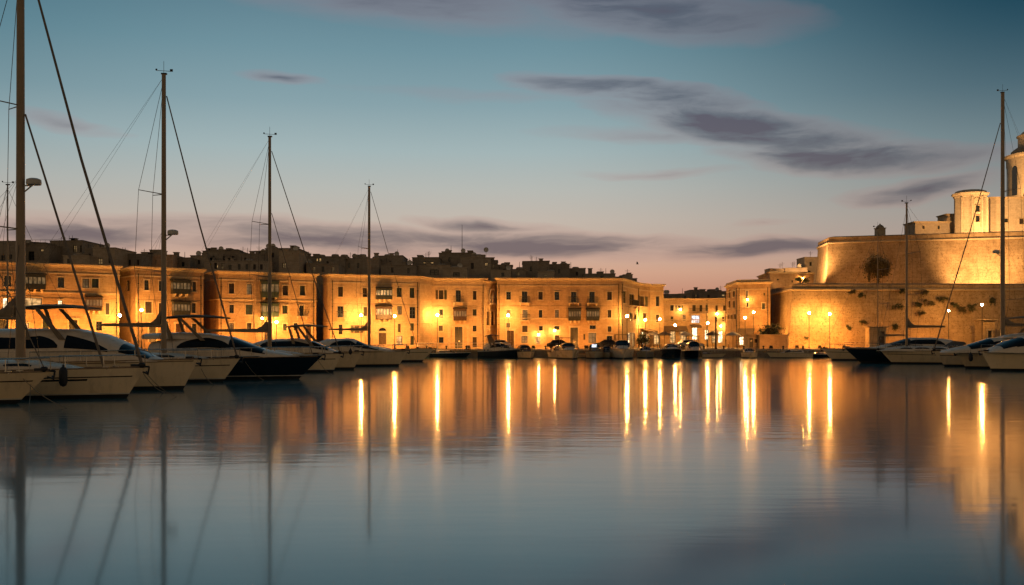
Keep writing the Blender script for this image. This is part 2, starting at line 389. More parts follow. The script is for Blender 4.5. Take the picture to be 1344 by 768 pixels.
rnd_w = random.Random(4)
def window(b, fc, r, style='shutter', lit=None, surround=True):
    if surround and not lit and style == 'shutter':
        k = rnd_w.random()
        if k < .09: lit = 'pane_glow'
        elif k < .40: style = 'glass'
        elif k < .55: style = 'green'
    a, c, z0, z1 = r; w = c-a; h = z1-z0
    fr = MB(); t = min(.07, w*.14)
    for q0, q1, y0, y1 in ((a, a+t, z0, z1), (c-t, c, z0, z1), (a+t, c-t, z0, z0+t), (a+t, c-t, z1-t, z1), ((a+c)/2-t*.4, (a+c)/2+t*.4, z0+t, z1-t)):
        fc.block(fr, q0, q1, y0, y1, -.24, -.16)
    m = 'wood_brown' if style != 'green' else 'wood_green'
    if style in ('shutter', 'green') and not lit:
        n = max(4, int(h/.16))
        for side in (0, 1):                      # louvred leaves
            s0 = a+t+.01 if side == 0 else (a+c)/2+t*.4+.01; s1 = (a+c)/2-t*.4-.01 if side == 0 else c-t-.01
            for i in range(n):
                y0 = z0+t+(h-2*t)*i/n; fc.block(fr, s0, s1, y0+.008, y0+(h-2*t)/n-.012, -.235, -.195, -.235, -.215)
    else:
        nb = 2 if h/w > 1.4 else 1
        for i in range(1, nb+1):
            zc = z0+h*i/(nb+1); fc.block(fr, a+t, c-t, zc-t*.3, zc+t*.3, -.235, -.17)
    wn = fr.build('window', {'shutter': 'shutter', 'green': 'wood_green', 'glass': 'wood_dark'}.get(style, 'shutter'), b)
    p = MB(); p.quad(fc.at(a, z0, -.25), fc.at(c, z0, -.25), fc.at(c, z1, -.25), fc.at(a, z1, -.25))
    p.build('pane', lit or 'pane_dark', wn)
    if surround and style == 'shutter' and not lit and rnd_w.random() < .22:
        for q0, q1 in ((a-.14-w*.5, a-.14), (c+.14, c+.14+w*.5)):         # leaves folded open against the wall
            lf = MB(); n = max(4, int(h/.16)); fc.block(lf, q0, q0+.05, z0, z1, .055, .10); fc.block(lf, q1-.05, q1, z0, z1, .055, .10)
            for i in range(n): y0 = z0+h*i/n; fc.block(lf, q0+.052, q1-.052, y0+.01, y0+h/n-.02, .06, .095)
            lf.build('shutter', rnd_w.choice(['wood_green', 'shutter', 'wood_brown']), wn)
    if surround:
        s = MB(); e = .11
        fc.block(s, a-e, a, z0, z1, .002, .05); fc.block(s, c, c+e, z0, z1, .002, .05)
        fc.block(s, a-e-.04, c+e+.04, z1, z1+.16, .002, .10); fc.block(s, a-e-.05, c+e+.05, z0-.12, z0, .002, .14)
        s.build('surround', 'trim_stone', wn)
    return wn
def door(b, fc, r, mat='wood_dark', fan=False, pil=False, lit=None):
    a, c, z0, z1 = r; d = MB(); m = (a+c)/2
    fc.block(d, a, m-.012, z0, z1, -.27, -.20); fc.block(d, m+.012, c, z0, z1, -.27, -.20)
    for s0, s1 in ((a, m-.012), (m+.012, c)):
        w = s1-s0
        for k in range(3):
            y0 = z0+(z1-z0)*(.05+.32*k); y1 = y0+(z1-z0)*.25
            fc.block(d, s0+w*.16, s1-w*.16, y0, y1, -.20, -.17)
    o = d.build('door', mat, b)
    h = MB(); 
    for q in (m-.10, m+.10): fc.block(h, q-.025, q+.025, z0+.95, z0+1.15, -.20, -.13)
    h.build('handle', 'steel', o)
    s = MB(); e = .2
    fc.block(s, a-e, a, z0, z1, .002, .08); fc.block(s, c, c+e, z0, z1, .002, .08); fc.block(s, a-e-.08, c+e+.08, z1, z1+.28, .002, .16)
    if pil:
        for q in (a-1.15, c+.70): fc.block(s, q, q+.45, z0, z1+.1, .002, .14)
    s.build('surround', 'trim_stone', o)
    if fan:
        f = MB(); n = 10; rr = (c-a)/2
        pts = [fc.at(m+rr*math.cos(PI*i/n), z1+.30+rr*.8*math.sin(PI*i/n), .03) for i in range(n+1)]
        f.add(pts, [tuple(range(n+1))]); f.build('fanlight', 'pane_dark', o)
    return o
def enclosed_balcony(b, fc, r, mat='wood_dark', lit='pane_glow', n=5):
    a, c, z0, z1 = r; h = z1-z0; D = .85; m = MB()
    zl = z0+h*.36; zu = z1-h*.17
    fc.block(m, a, c, z0, zl, .004, D); fc.block(m, a, c, zu, z1, .004, D)
    fc.block(m, a-.05, c+.05, zl-.05, zl+.035, .004, D+.05)
    st = (c-a)/n
    for i in range(n+1):
        q = a+st*i; w = .06
        q0 = max(a, q-w); q1 = min(c, q+w); fc.block(m, q0, q1, zl+.036, zu, D-.12, D-.004)
    for q0, q1 in ((a+.003, a+.09), (c-.09, c-.003)): fc.block(m, q0, q1, zl+.036, zu, .006, .12)
    for i in range(n):                       # raised panels below the glazing
        fc.block(m, a+st*i+.10, a+st*(i+1)-.10, z0+h*.06, zl-h*.08, D, D+.03)
    o = m.build('enclosed_balcony', mat, b)
    p = MB(); A = fc.at; e = D-.07
    p.quad(A(a+.03, zl+.03, e), A(c-.03, zl+.03, e), A(c-.03, zu, e), A(a+.03, zu, e))
    p.quad(A(a+.03, zl+.03, .01), A(a+.03, zl+.03, e), A(a+.03, zu, e), A(a+.03, zu, .01)); p.quad(A(c-.03, zl+.03, e), A(c-.03, zl+.03, .01), A(c-.03, zu, .01), A(c-.03, zu, e))
    p.build('pane', lit, o)
    rf = MB(); fc.block(rf, a-.12, c+.12, z1+.004, z1+.07, .004, D+.14, .004, D+.14); fc.block(rf, a-.10, c+.10, z1+.074, z1+.26, .004, D+.10, .004, .2)
    rf.build('roof', mat, o)
    cb = MB(); k = 3 if c-a < 2.6 else 4
    for i in range(k):
        q = a+(c-a)*(i+.5)/k; fc.block(cb, q-.13, q+.13, z0-.42, z0-.004, .004, .25, .004, .75)
    cb.build('corbel', 'trim_stone', o)
    return o
def open_balcony(b, fc, q0, q1, z, depth=.75, hgt=.95):
    m = MB(); fc.block(m, q0, q1, z-.14, z, .003, depth)
    for q in (q0+.2, q1-.2): fc.block(m, q-.1, q+.1, z-.5, z-.144, .003, .18, .003, depth*.8)
    o = m.build('balcony', 'trim_stone', b)
    r = MB(); e = depth-.06
    r.tube([fc.at(q0+.05, z+hgt, .01), fc.at(q0+.05, z+hgt, e), fc.at(q1-.05, z+hgt, e), fc.at(q1-.05, z+hgt, .01)], .03, 5)
    nb = int((q1-q0)/.13)
    for i in range(nb+1):
        q = q0+.05+(q1-q0-.1)*i/nb; r.tube([fc.at(q, z+.001, e), fc.at(q, z+hgt, e)], .014, 4)
    r.build('railing', 'iron', o); return o

def building(name, label, cat, pts, back, zt, feats, mat='limestone', cornice=.5, courses=(), pilasters=(), group=None, z0=GZ, parapet=0.0):
    """pts: facade polyline left to right as seen from the water; back: the points closing the footprint"""
    c = Vector((sum(p[0] for p in pts)/len(pts), sum(p[1] for p in pts)/len(pts), z0))
    b = thing(name, label, cat, c, group)
    fcs = [Facade(p, q) for p, q in zip(pts[:-1], pts[1:])]
    wm = MB(); holes = {i: [] for i in range(len(fcs))}
    todo = []
    for ft in feats:
        kind, fi, px, y0, y1, w = ft[:6]; opt = ft[6] if len(ft) > 6 else {}
        fc = fcs[fi]; r = list(fc.rect(px, y0, y1, w))
        if kind in ('win', 'door', 'french', 'shop'):
            if r[2] < z0+.02: r[2] = z0+.02
            r[3] = min(r[3], zt-.3); r[0] = max(r[0], .05); r[1] = min(r[1], fc.L-.05)
            if r[1]-r[0] < .15 or r[3]-r[2] < .2: continue
            holes[fi].append(tuple(r))
        todo.append((kind, fc, r, opt))
    for i, fc in enumerate(fcs): wall_with_holes(wm, fc, z0, zt, holes[i])
    loop = list(pts)+list(back); n = len(pts)
    for i in range(n-1, len(loop)):
        p = loop[i]; q = loop[(i+1) % len(loop)]
        wm.quad((*p, z0), (*q, z0), (*q, zt), (*p, zt))
    wm.build('wall', mat, b)
    rf = MB(); rf.add([(*p, zt-.02) for p in loop], [tuple(range(len(loop)))]); rf.build('roof', 'roofing', b)
    # cornice runs round the left side wall, the facade and the right side wall
    line = [back[-1]] + list(pts) + [back[0]]
    if cornice:
        cm = MB(); h = cornice
        sweep(cm, line, [(-.25, zt-h*.9), (.06, zt-h*.9), (.10, zt-h*.55), (.34, zt-h*.28), (.40, zt-h*.05), (.40, zt+.06), (-.25, zt+.06)])
        if parapet: sweep(cm, line, [(-.22, zt+.064), (.05, zt+.064), (.05, zt+parapet), (-.22, zt+parapet)])
        cm.build('cornice', 'trim_stone', b)
    if name in ('palazzo', 'long_palazzo', 'waterfront_building', 'house', 'corner_tower_house'):
        s = MB(); sweep(s, line, [(-.05, zt-1.28), (.07, zt-1.28), (.09, zt-1.12), (-.05, zt-1.12)]); s.build('frieze', 'trim_stone', b)
        for fc in fcs:
            if fc.L < 5: continue
            for q in (.32, fc.L-.42):
                m = MB(); m.tube([fc.at(q, z0+.02, .13), fc.at(q, zt-.9, .13)], .055, 6)
                for kk in range(4): fc.block(m, q-.09, q+.09, z0+1.2+kk*2.6, z0+1.3+kk*2.6, .003, .2)
                m.build('drainpipe', 'iron', b)
            m = MB(); zc_ = zt-4.35; pts_ = []
            for kk in range(25): pts_.append(fc.at(.4+(fc.L-.9)*kk/24, zc_-.10*abs(math.sin(kk*PI/4)), .06))
            m.tube(pts_, .022, 4); m.build('cable', 'iron', b)
    for zc, dh in courses:
        s = MB(); sweep(s, line, [(-.05, zc), (.09, zc), (.12, zc+dh*.6), (.12, zc+dh), (-.05, zc+dh)]); s.build('string_course', 'trim_stone', b)
    for fi, px, w in pilasters:
        s = MB(); q, _, _ = fcs[fi].hit(px); fcs[fi].block(s, max(.02, q-w/2), min(fcs[fi].L-.02, q+w/2), z0+.01, zt-cornice*.9-.01, .003, .10); s.build('pilaster', mat, b)
    for kind, fc, r, o in todo:
        if kind == 'win': window(b, fc, r, o.get('s', 'shutter'), o.get('lit'), o.get('sur', True))
        elif kind == 'french':
            window(b, fc, r, o.get('s', 'glass'), o.get('lit')); open_balcony(b, fc, r[0]-o.get('side', .45), r[1]+o.get('side', .45), r[2]-.02)
        elif kind == 'door': door(b, fc, r, o.get('m', 'wood_dark'), o.get('fan', False), o.get('pil', False))
        elif kind == 'enc': enclosed_balcony(b, fc, r, o.get('m', 'wood_dark'), o.get('lit', 'pane_glow'), o.get('n', 5))
        elif kind == 'shop': window(b, fc, r, 'glass', o.get('lit', 'pane_bright'), True)
        elif kind == 'bal': open_balcony(b, fc, r[0], r[1], r[2])
        elif kind == 'oculus':
            mb = MB(); qc = (r[0]+r[1])/2; zc = (r[2]+r[3])/2; rr = (r[1]-r[0])/2
            ring = [(fc.at(qc+rr*k*math.cos(2*PI*i/16), zc+rr*k*math.sin(2*PI*i/16), o_)) for k, o_ in ((1.25, .01), (1.25, .08), (.95, .08), (.95, .02)) for i in range(16)]
            mb.rings([ring[j*16:(j+1)*16] for j in range(4)], cap=False); ob = mb.build('oculus', 'trim_stone', b)
            p = MB(); p.add([fc.at(qc+rr*math.cos(2*PI*i/16), zc+rr*math.sin(2*PI*i/16), .02) for i in range(16)], [tuple(range(16))]); p.build('pane', 'pane_dark', ob)
        elif kind == 'awn':
            mb = MB(); fc.block(mb, r[0], r[1], r[3]-.10, r[3], .01, 1.6); 
            n = max(3, int((r[1]-r[0])/.5))
            A = fc.at; mb.v = []; mb.f = []
            d = 1.7; zl = r[2]
            mb.hexa([A(r[0], zl, d), A(r[1], zl, d), A(r[1], r[3]-.06, .02), A(r[0], r[3]-.06, .02), A(r[0], zl+.05, d), A(r[1], zl+.05, d), A(r[1], r[3], .02), A(r[0], r[3], .02)])
            for i in range(n):
                q = r[0]+(r[1]-r[0])*i/n; fc.block(mb, q+.02, q+(r[1]-r[0])/n-.02, zl-.22, zl-.003, d-.03, d)
            mb.build('awning', o.get('m', 'awning'), b)
    return b, fcs

CT = 12.5   # cornice height of the palazzi on the quay
def W(fi, px, y0, y1, w, **o): return ('win', fi, px, y0, y1, w, o)
def EB(fi, x0, x1, y0, y1, **o): return ('enc', fi, (x0+x1)/2, y0, y1, x1-x0, o)
def FR(fi, px, y0, y1, w, **o): return ('french', fi, px, y0, y1, w, o)
def D(fi, px, y0, y1, w, **o): return ('door', fi, px, y0, y1, w, o)
def SH(fi, px, y0, y1, w, **o): return ('shop', fi, px, y0, y1, w, o)

GP = 'stone palazzi along the quay'
# A, the leftmost, partly outside the picture
building('palazzo', 'orange lit stone palazzo at far left, behind the tallest mast and white motor yacht', 'palazzo',
    [XY(-60, 123), XY(157, 133)], [(-57.5, 143), (-82, 132)], CT,
    [W(0, -40, 361, 375, 9), W(0, -15, 361, 375, 9), W(0, 10, 362, 376, 9), W(0, 80, 364, 378, 8.5), W(0, 112.5, 366, 378, 9), W(0, 125, 366, 378, 9),
     EB(0, 31, 59, 361, 380), EB(0, 112, 133, 391, 408, lit='pane_glow', m='wood_brown'), W(0, 7, 391, 405, 7, lit='pane_bright'), W(0, 43, 391, 405, 24, lit='pane_lit', s='glass'),
     W(0, 79, 394, 404, 6, lit='pane_bright'), W(0, 141, 398, 413, 5), W(0, -30, 392, 405, 8), D(0, 96, 420, 447, 11), W(0, 60, 420, 433, 8), D(0, 5, 420, 448, 12), W(0, 130, 422, 434, 8), SH(0, 30, 424, 444, 16, lit='pane_lit')],
    'limestone', courses=[(8.7, .18)], group=GP)
# B
building('palazzo', 'stone palazzo with two stacked green-black enclosed balconies, behind the second tall mast', 'palazzo',
    [XY(163, 137), XY(178, 133.5), XY(267, 139.5)], [(-49.5, 149), (-58, 142)], CT,
    [W(0, 168, 368, 382, 4, sur=False), W(1, 192.5, 367.5, 381, 6), W(1, 211, 369, 382, 5), EB(1, 224, 247, 369, 386), W(1, 255, 370, 383, 5),
     W(1, 195, 396, 411, 9), W(1, 211, 398, 412, 5.5), EB(1, 225.5, 247, 397, 414.5), W(1, 254.5, 398, 411, 5), D(1, 200, 425, 449, 9), D(1, 236, 425, 449, 11, m='wood_brown'), W(1, 255, 425, 436, 6), W(1, 218, 425, 436, 6)],
    'limestone_worn', group=GP)
# C
building('palazzo', 'stone palazzo with a tall greenish double balcony, behind the third mast', 'palazzo',
    [XY(276, 145), XY(287, 142.5), XY(415, 149.6)], [(-36, 160), (-48, 153)], CT,
    [W(1, 304, 372, 385.5, 7), W(1, 327.5, 373, 386.5, 7), EB(1, 342, 364, 370, 391, m='wood_green', n=4), W(1, 374.5, 375, 388, 7), W(1, 397, 375, 388, 7),
     W(1, 304, 400, 411, 6), W(1, 327, 400, 413, 9, s='green'), EB(1, 342, 364, 399, 416, m='wood_green', n=4), W(1, 374, 401, 412, 7), FR(1, 396, 401, 415, 6),
     W(1, 304, 424, 434, 6), W(1, 327, 424, 434, 6), D(1, 352, 424, 451, 10, m='wood_brown'), W(1, 374, 425, 434, 5), W(1, 388, 424, 434, 5), D(1, 405, 427, 451, 7, m='wood_brown')],
    'limestone', courses=[(8.4, .14)], pilasters=[(1, 335, .35), (1, 380, .35)], group=GP)
# D
building('palazzo', 'stone palazzo behind the fourth mast with two enclosed balconies over an arched door', 'palazzo',
    [XY(424, 153), XY(433.5, 149.7), XY(551, 155)], [(-10.5, 165), (-24, 161)], CT,
    [W(1, 447, 376.5, 389.5, 6.5), W(1, 479, 378, 390, 6), EB(1, 493.5, 513, 379, 393, lit='pane_lit'), W(1, 524, 378, 390, 6.5), W(1, 541, 378, 391, 6.5),
     FR(1, 447, 402, 417, 8, side=.3), W(1, 479.5, 403, 415, 5), EB(1, 493, 513, 403, 419.5, m='wood_brown', lit='pane_lit'), W(1, 524.5, 402, 413, 6, lit='pane_glow'), W(1, 541.5, 403, 418, 8),
     W(1, 447, 426, 439, 5), W(1, 468.5, 427, 437, 7), D(1, 502, 437, 452, 10, m='wood_brown', fan=True), W(1, 524, 425, 436, 4), SH(1, 524, 441, 453, 8, lit='pane_lit'), W(1, 541, 441, 453, 5), W(1, 541, 424, 434, 5)],
    'limestone_pale', courses=[(5.2, .14)], group=GP)
# narrow link house between D and E
building('link_house', 'narrow stone house with a round window squeezed between two palazzi', 'house',
    [XY(552, 158.5), XY(563, 159.5)], [(-12, 170), (-15, 170)], 10.6,
    [('oculus', 0, 554.8, 405.5, 412, 6), D(0, 555, 437, 453, 4, m='wood_brown', fan=True), D(0, 560.5, 437, 453, 3.4, m='wood_brown'), W(0, 557.5, 383, 393, 3.6)], 'limestone_pale', cornice=.35)
# E
building('palazzo', 'pale stone palazzo with one brown enclosed balcony above a tall pilastered door', 'palazzo',
    [XY(557.5, 163.5), XY(563, 159), XY(637.5, 160)], [(-4.2, 172), (-14, 172)], CT-.05,
    [W(1, 579, 381, 393, 6), FR(1, 601.5, 381, 396.5, 6.5), W(1, 623, 382, 393.5, 5), W(1, 579, 406, 417, 5), EB(1, 595, 612, 406, 421, m='wood_brown'), W(1, 623, 406, 416, 5),
     W(1, 578.5, 427.5, 434.5, 5.5), D(1, 602, 429, 457, 10, pil=True), W(1, 623, 427.5, 435, 5), W(1, 579, 442.5, 450, 6), W(1, 623, 442.5, 456, 5.5)],
    'limestone_pale', courses=[(6.35, .14)], group=GP)
# corner bay with the statue niche
nb, nf = building('niche_bay', 'canted stone bay with a statue niche between the two widest palazzi', 'niche bay',
    [XY(637.7, 160.4), XY(652, 162.6)], [(-2.4, 172), (-4.1, 172)], 12.1,
    [D(0, 640.6, 409, 427, 4.2, m='wood_brown', fan=False), D(0, 646.6, 409, 427, 4.2, m='wood_brown'), W(0, 645, 445, 457, 8, s='glass')], 'limestone_pale', courses=[(4.2, .3), (2.9, .2)])
fc = nf[0]
nm = MB(); qc = fc.L/2
n = 12; rr = .62
for i in range(n):                                   # arched hood of the niche
    a0, a1 = PI*i/n, PI*(i+1)/n
    q = [fc.at(qc+k*math.cos(a), 10.1+k*math.sin(a), o) for a in (a0, a1) for k in (rr, rr+.22) for o in (.004, .3)]
    nm.hexa([q[0], q[2], q[6], q[4], q[1], q[3], q[7], q[5]])
for sgn in (-1, 1): fc.block(nm, qc+sgn*(rr+.11)-.11, qc+sgn*(rr+.11)+.11, 8.6, 10.1, .004, .3)
fc.block(nm, qc-1.0, qc+1.0, 8.3, 8.598, .004, .5)
nm.build('niche', 'church_stone', nb)
st = thing('statue', 'small pale robed statue standing in the arched niche of the canted bay', 'statue', fc.at(qc, 8.6, .27))
sp = Vector(fc.at(qc, 8.6, .27)); sm = MB()
sm.lathe([(.26, 0), (.25, .1), (.22, .5), (.25, .95), (.20, 1.2), (.09, 1.3), (.07, 1.36)], sp, 10)
sm.ball(sp+Vector((0, -.02, 1.47)), .13, 10, 1.2); sm.tube([sp+Vector((.2, 0, 1.12)), sp+Vector((.3, -.15, .85)), sp+Vector((.12, -.28, .9))], .06, 6); sm.tube([sp+Vector((-.2, 0, 1.12)), sp+Vector((-.3, -.12, .85)), sp+Vector((-.08, -.28, .95))], .06, 6)
sm.build('figure', 'church_stone', st, True)
# G, the long one with its wing turning the corner
WIN = dict(mat=None)
building('long_palazzo', 'longest stone palazzo on the quay, with two dark enclosed balconies and a tall black door', 'palazzo',
    [XY(652.3, 160), XY(815.5, 160), XY(838, 174), XY(853, 178), XY(871, 178.5)], [(29, 200), (-2.3, 182)], CT,
    [W(0, 667.5, 383, 393.5, 6), FR(0, 688.5, 382.5, 397, 7), W(0, 709.5, 383, 393.5, 5.5), W(0, 731, 383, 394, 6), FR(0, 753, 383, 397.5, 7), FR(0, 777, 383, 397.5, 7), W(0, 800, 383, 394, 6),
     W(0, 667.5, 407, 417, 5), FR(0, 689, 407, 420.5, 6.5, lit='pane_glow'), W(0, 709.5, 407, 417, 4.5), W(0, 731, 407, 417, 5), EB(0, 746, 762, 406.5, 421), EB(0, 769.5, 786, 406.5, 421), W(0, 800, 407, 417, 5),
     W(0, 689, 427.5, 436, 7), W(0, 710, 428, 434, 5), W(0, 731, 428, 433, 7), W(0, 778, 427, 432, 8), W(0, 800, 428.5, 435.5, 5), W(0, 667, 424, 430, 5),
     D(0, 670, 434, 457, 9, m='wood_brown'), W(0, 688.5, 441, 450, 8), W(0, 706, 442, 451, 6, lit='pane_lit'), W(0, 731, 440, 446, 6), D(0, 753.5, 430, 457, 10), W(0, 767, 438.5, 446, 2.6, sur=False), SH(0, 777.5, 437, 450, 10, lit='pane_glow'), W(0, 800, 441, 451, 7),
     W(1, 819.5, 382, 398, 4), FR(1, 829, 386, 401, 6.5), W(2, 843, 389, 402, 6), W(3, 863, 389, 402, 4.5), W(1, 828, 411, 421, 4), W(1, 834, 412, 421, 3), W(2, 846.5, 411, 421, 5), W(3, 863, 413, 423, 4),
     SH(1, 826, 437, 455, 3.6), SH(1, 831.5, 437, 455, 3.6, lit='pane_lit'), SH(2, 843.5, 436, 452, 4.5, lit='pane_bright'), SH(2, 849.5, 437, 452, 4, lit='pane_lit'), SH(3, 862, 438, 452, 7, lit='pane_lit'), ('awn', 2, 846, 431, 435, 12, {})],
    'limestone', courses=[(6.0, .14)], pilasters=[(0, 721, .4), (0, 813, .5), (0, 655, .5)], group=GP)
# H, further back
building('waterfront_building', 'lower stone waterfront building with shops lit at street level, right of the long palazzo', 'building',
    [XY(866, 196), XY(930.5, 196), XY(956, 194)], [(44, 210), (31, 212)], Z(392, 196),
    [W(0, 882, 400, 408, 4.5), W(0, 891.5, 401, 408, 4), W(0, 911, 400, 408.5, 4.5), W(0, 920, 400, 409, 3.6), W(0, 927.5, 400, 408, 2.8), ('bal', 0, 916, 409, 411, 26, {}),
     W(0, 882, 415.5, 421, 3.5), W(0, 898, 413, 421, 4), SH(0, 913, 414, 424, 11, lit='pane_cool'), SH(0, 883, 434, 450, 7, lit='pane_lit'), SH(0, 897, 434, 450, 8, lit='pane_lit'), SH(0, 912, 430, 446, 7, lit='pane_bright'), SH(0, 927.5, 433, 446, 5, lit='pane_bright'),
     W(1, 940.5, 401, 408, 3), W(1, 951, 401, 408, 4), W(1, 940, 416, 422, 3), W(1, 949, 416, 422, 3), SH(1, 945, 434, 450, 6, lit='pane_bright'), SH(1, 936, 434, 450, 5, lit='pane_lit'), ('awn', 0, 885, 428, 434, 32, {}), ('awn', 0, 912, 426, 429, 14, {})],
    'limestone_pale', cornice=.4, courses=[(6.4, .16)])
# J, tall block at the foot of the fort
building('corner_tower_house', 'tall four-storey stone house with a shop awning, right against the fort wall', 'house',
    [XY(953, 186), XY(968, 173), XY(1011, 171)], [(45.5, 186), (42, 190)], Z(371, 173),
    [W(0, 957.5, 381, 391, 2.2), W(0, 963.5, 380, 390, 2.4), W(0, 957.5, 395, 404, 2.2), W(0, 963.5, 395, 404, 2.4), W(0, 956, 413, 419, 2.2), W(0, 960.5, 413, 419, 2.2), W(0, 965, 412, 419, 2.2),
     W(1, 980.5, 382, 389, 2.8), W(1, 1003, 384.5, 388, 2.2, sur=False), W(1, 981, 397, 403, 2.8), W(1, 1002, 398, 406, 4), SH(1, 973, 442, 453, 6, lit='pane_bright'), SH(1, 984, 442, 453, 5, lit='pane_cool'), SH(1, 993, 442, 454, 5, lit='pane_bright'), ('awn', 1, 980, 431, 439, 22, {})],
    'limestone_worn', cornice=.4, parapet=.5)

# ---------------------------------------------------------------- the town rising behind: one house per row
def town_house(x0, x1, yt, d, dep, label, mat='town_dark', wins=(), extra=(), name='town_house', lit=()):
    a = XY(x0, d); b_ = XY(x1, d); zt = Z(yt, d); sk = random.uniform(-1.2, 1.2)
    h = thing(name, label, 'house', ((a[0]+b_[0])/2, d, GZ), 'dark town houses behind the quay')
    pts = [a, (b_[0], d+sk)]; fc = Facade(*pts)
    hs = []
    allw = [(w, None) for w in wins] + [(w, 'pane_lit') for w in lit]
    for (px, y0, y1, w), l in allw:
        r = list(fc.rect(px, y0, y1, w)); r[0] = max(.1, r[0]); r[1] = min(fc.L-.1, r[1]); r[3] = min(r[3], zt-.15)
        if r[1]-r[0] > .2 and r[3]-r[2] > .2: hs.append((tuple(r), l))
    wm = MB(); wall_with_holes(wm, fc, GZ, zt, [q[0] for q in hs], .2)
    back = [(b_[0], d+dep), (a[0], d+dep)]; loop = pts+back
    for i in range(1, 4): p, q = loop[i], loop[(i+1) % 4]; wm.quad((*p, GZ), (*q, GZ), (*q, zt), (*p, zt))
    wm.add([(*p, zt-.3) for p in loop], [(0, 1, 2, 3)])
    wm.build('wall', mat, h)
    cp = MB(); sweep(cp, [loop[3], loop[0], loop[1], loop[2]], [(-.3, zt+.002), (.08, zt+.002), (.08, zt+.12), (-.3, zt+.12)]); cp.build('parapet', mat, h)
    for r, l in hs: window(h, fc, r, 'glass' if l or random.random() < .5 else 'shutter', l or ('pane_glow' if random.random() < .14 else None), False)
    wpx = x1-x0; extra = list(extra); rr_ = random.Random(int(x0*7+yt))
    for _ in range(0 if wpx < 9 else 1 if wpx < 20 else int(wpx/9)):
        kd = rr_.choice(['tank', 'antenna', 'antenna', 'dish', 'mast', 'chimney', 'hut']); q = rr_.uniform(x0+3, x1-3)
        extra.append((kd, q, yt-{'tank': 2.4, 'antenna': rr_.uniform(5, 10), 'dish': 3.2, 'mast': rr_.uniform(5, 11), 'chimney': 3.2, 'hut': 2.6}[kd], rr_.uniform(4, 8)))
    for e in extra:
        kind, px, top = e[0], e[1], e[2]; X = XY(px, d+1.6)[0]; zz = Z(top, d+1.6); m = MB()
        if kind == 'chimney':
            m.box(X-.35, X+.35, d+1.3, d+2.0, zt-.32, zz); m.box(X-.45, X+.45, d+1.2, d+2.1, zz+.003, zz+.12); m.build('chimney', mat, h)
        elif kind == 'tank':
            m.lathe([(.62, 0), (.65, .1), (.65, zz-zt+.2), (.5, zz-zt+.32), (.1, zz-zt+.36)], (X, d+1.6, zt-.3), 12); m.build('water_tank', 'town_grey', h, True)
        elif kind == 'antenna':
            m.tube([(X, d+1.6, zt-.3), (X, d+1.6, zz)], .035, 5)
            for kk in range(3): m.tube([(X-.5+.12*kk, d+1.6, zz-.25-.22*kk), (X+.5-.12*kk, d+1.6, zz-.25-.22*kk)], .018, 4)
            m.build('antenna', 'iron', h)
        elif kind == 'mast':
            m.tube([(X, d+1.6, zt-.3), (X, d+1.6, zz)], .07, 6, .03); m.build('antenna', 'iron', h)
        elif kind == 'hut':
            w = e[3]/F*d; m.box(X-w/2, X+w/2, d+1.2, d+4, zt-.3, zz); m.box(X-w/2-.08, X+w/2+.08, d+1.1, d+4.1, zz+.003, zz+.13); m.build('roof_hut', mat, h)
        elif kind == 'dish':
            m.lathe([(.02, 0), (.3, .06), (.45, .16), (.43, .17), (.28, .08), (.02, .03)], (0, 0, 0), 12)
            m.v = [(X+v[0], d+1.6-v[2], zz+v[1]) for v in m.v]; m.tube([(X, d+1.6, zt-.3), (X, d+1.62, zz)], .03, 5); m.build('satellite_dish', 'plastic_white', h)
        elif kind == 'railing':
            x1_ = XY(e[3], d+1.6)[0]; m.tube([(X, d+.4, zz), (x1_, d+.4, zz)], .03, 5)
            for kk in range(9): xx = X+(x1_-X)*kk/8; m.tube([(xx, d+.4, zt-.3), (xx, d+.4, zz)], .02, 4)
            m.build('railing', 'iron', h)
    return h
T = town_house
T(-60, 24, 317.5, 148, 9, 'dark flat-roofed house at the far left edge above the leftmost palazzo', 'town_dark', [(4, 335, 342, 5), (14, 334, 340, 4)])
T(24, 66, 322, 150, 8, 'dark house with a rooftop handrail, just right of the tallest mast', 'town_dark', [(41, 330, 342, 8)], [('railing', 33, 316, 83), ('hut', 56, 319.5, 10)], lit=[(55, 327, 330, 4)])
T(66, 112, 317, 154, 8, 'tall dark house crossed by the inner forestay of the nearest sailboat', 'town_dark', [(98, 322, 331, 5), (107, 322, 331, 4)], [('mast', 95, 309)])
T(83, 114, 336, 143, 5, 'low tan rooftop house in front of the tall dark one, left of the thick forestay', 'town_tan', [(90, 340, 346, 4)])
T(111, 123, 327, 150, 7, 'narrow dark house wedged beside the square tan block', 'town_dark', [(117, 333, 340, 4)])
T(122, 152, 326, 147, 8, 'square tan block house on the skyline at the end of the leftmost palazzo', 'town_tan', [(131, 339, 347, 7), (144, 338, 346, 4)])
T(152, 188, 334.5, 152, 8, 'long low dark house between the square tan block and the second mast', 'town_dark', [(170, 341, 348, 3), (181, 341, 348, 3)], [('hut', 168, 334, 12)])
T(186, 226, 335, 157, 8, 'dark house with a raised stair hut directly behind the second mast', 'town_grey', [(193, 341, 347, 3), (203, 341, 347, 3)], [('hut', 205, 329, 15), ('hut', 191, 332, 9)])
T(226, 252, 339.5, 160, 7, 'low dark house with a single chimney right of the second mast', 'town_dark', [(240, 344, 350, 4)], [('chimney', 231.5, 332)])
T(250, 272, 336, 163, 7, 'dark house stepping up right of the lone chimney house', 'town_grey', [(261, 341, 347, 3)])
T(266, 315, 330, 168, 8, 'broad dark house where the second mast forestay crosses the skyline', 'town_dark', [(280, 336, 342, 3), (294, 336, 342, 3), (306, 336, 342, 3)], [('chimney', 281, 326), ('hut', 296, 328.5, 34)])
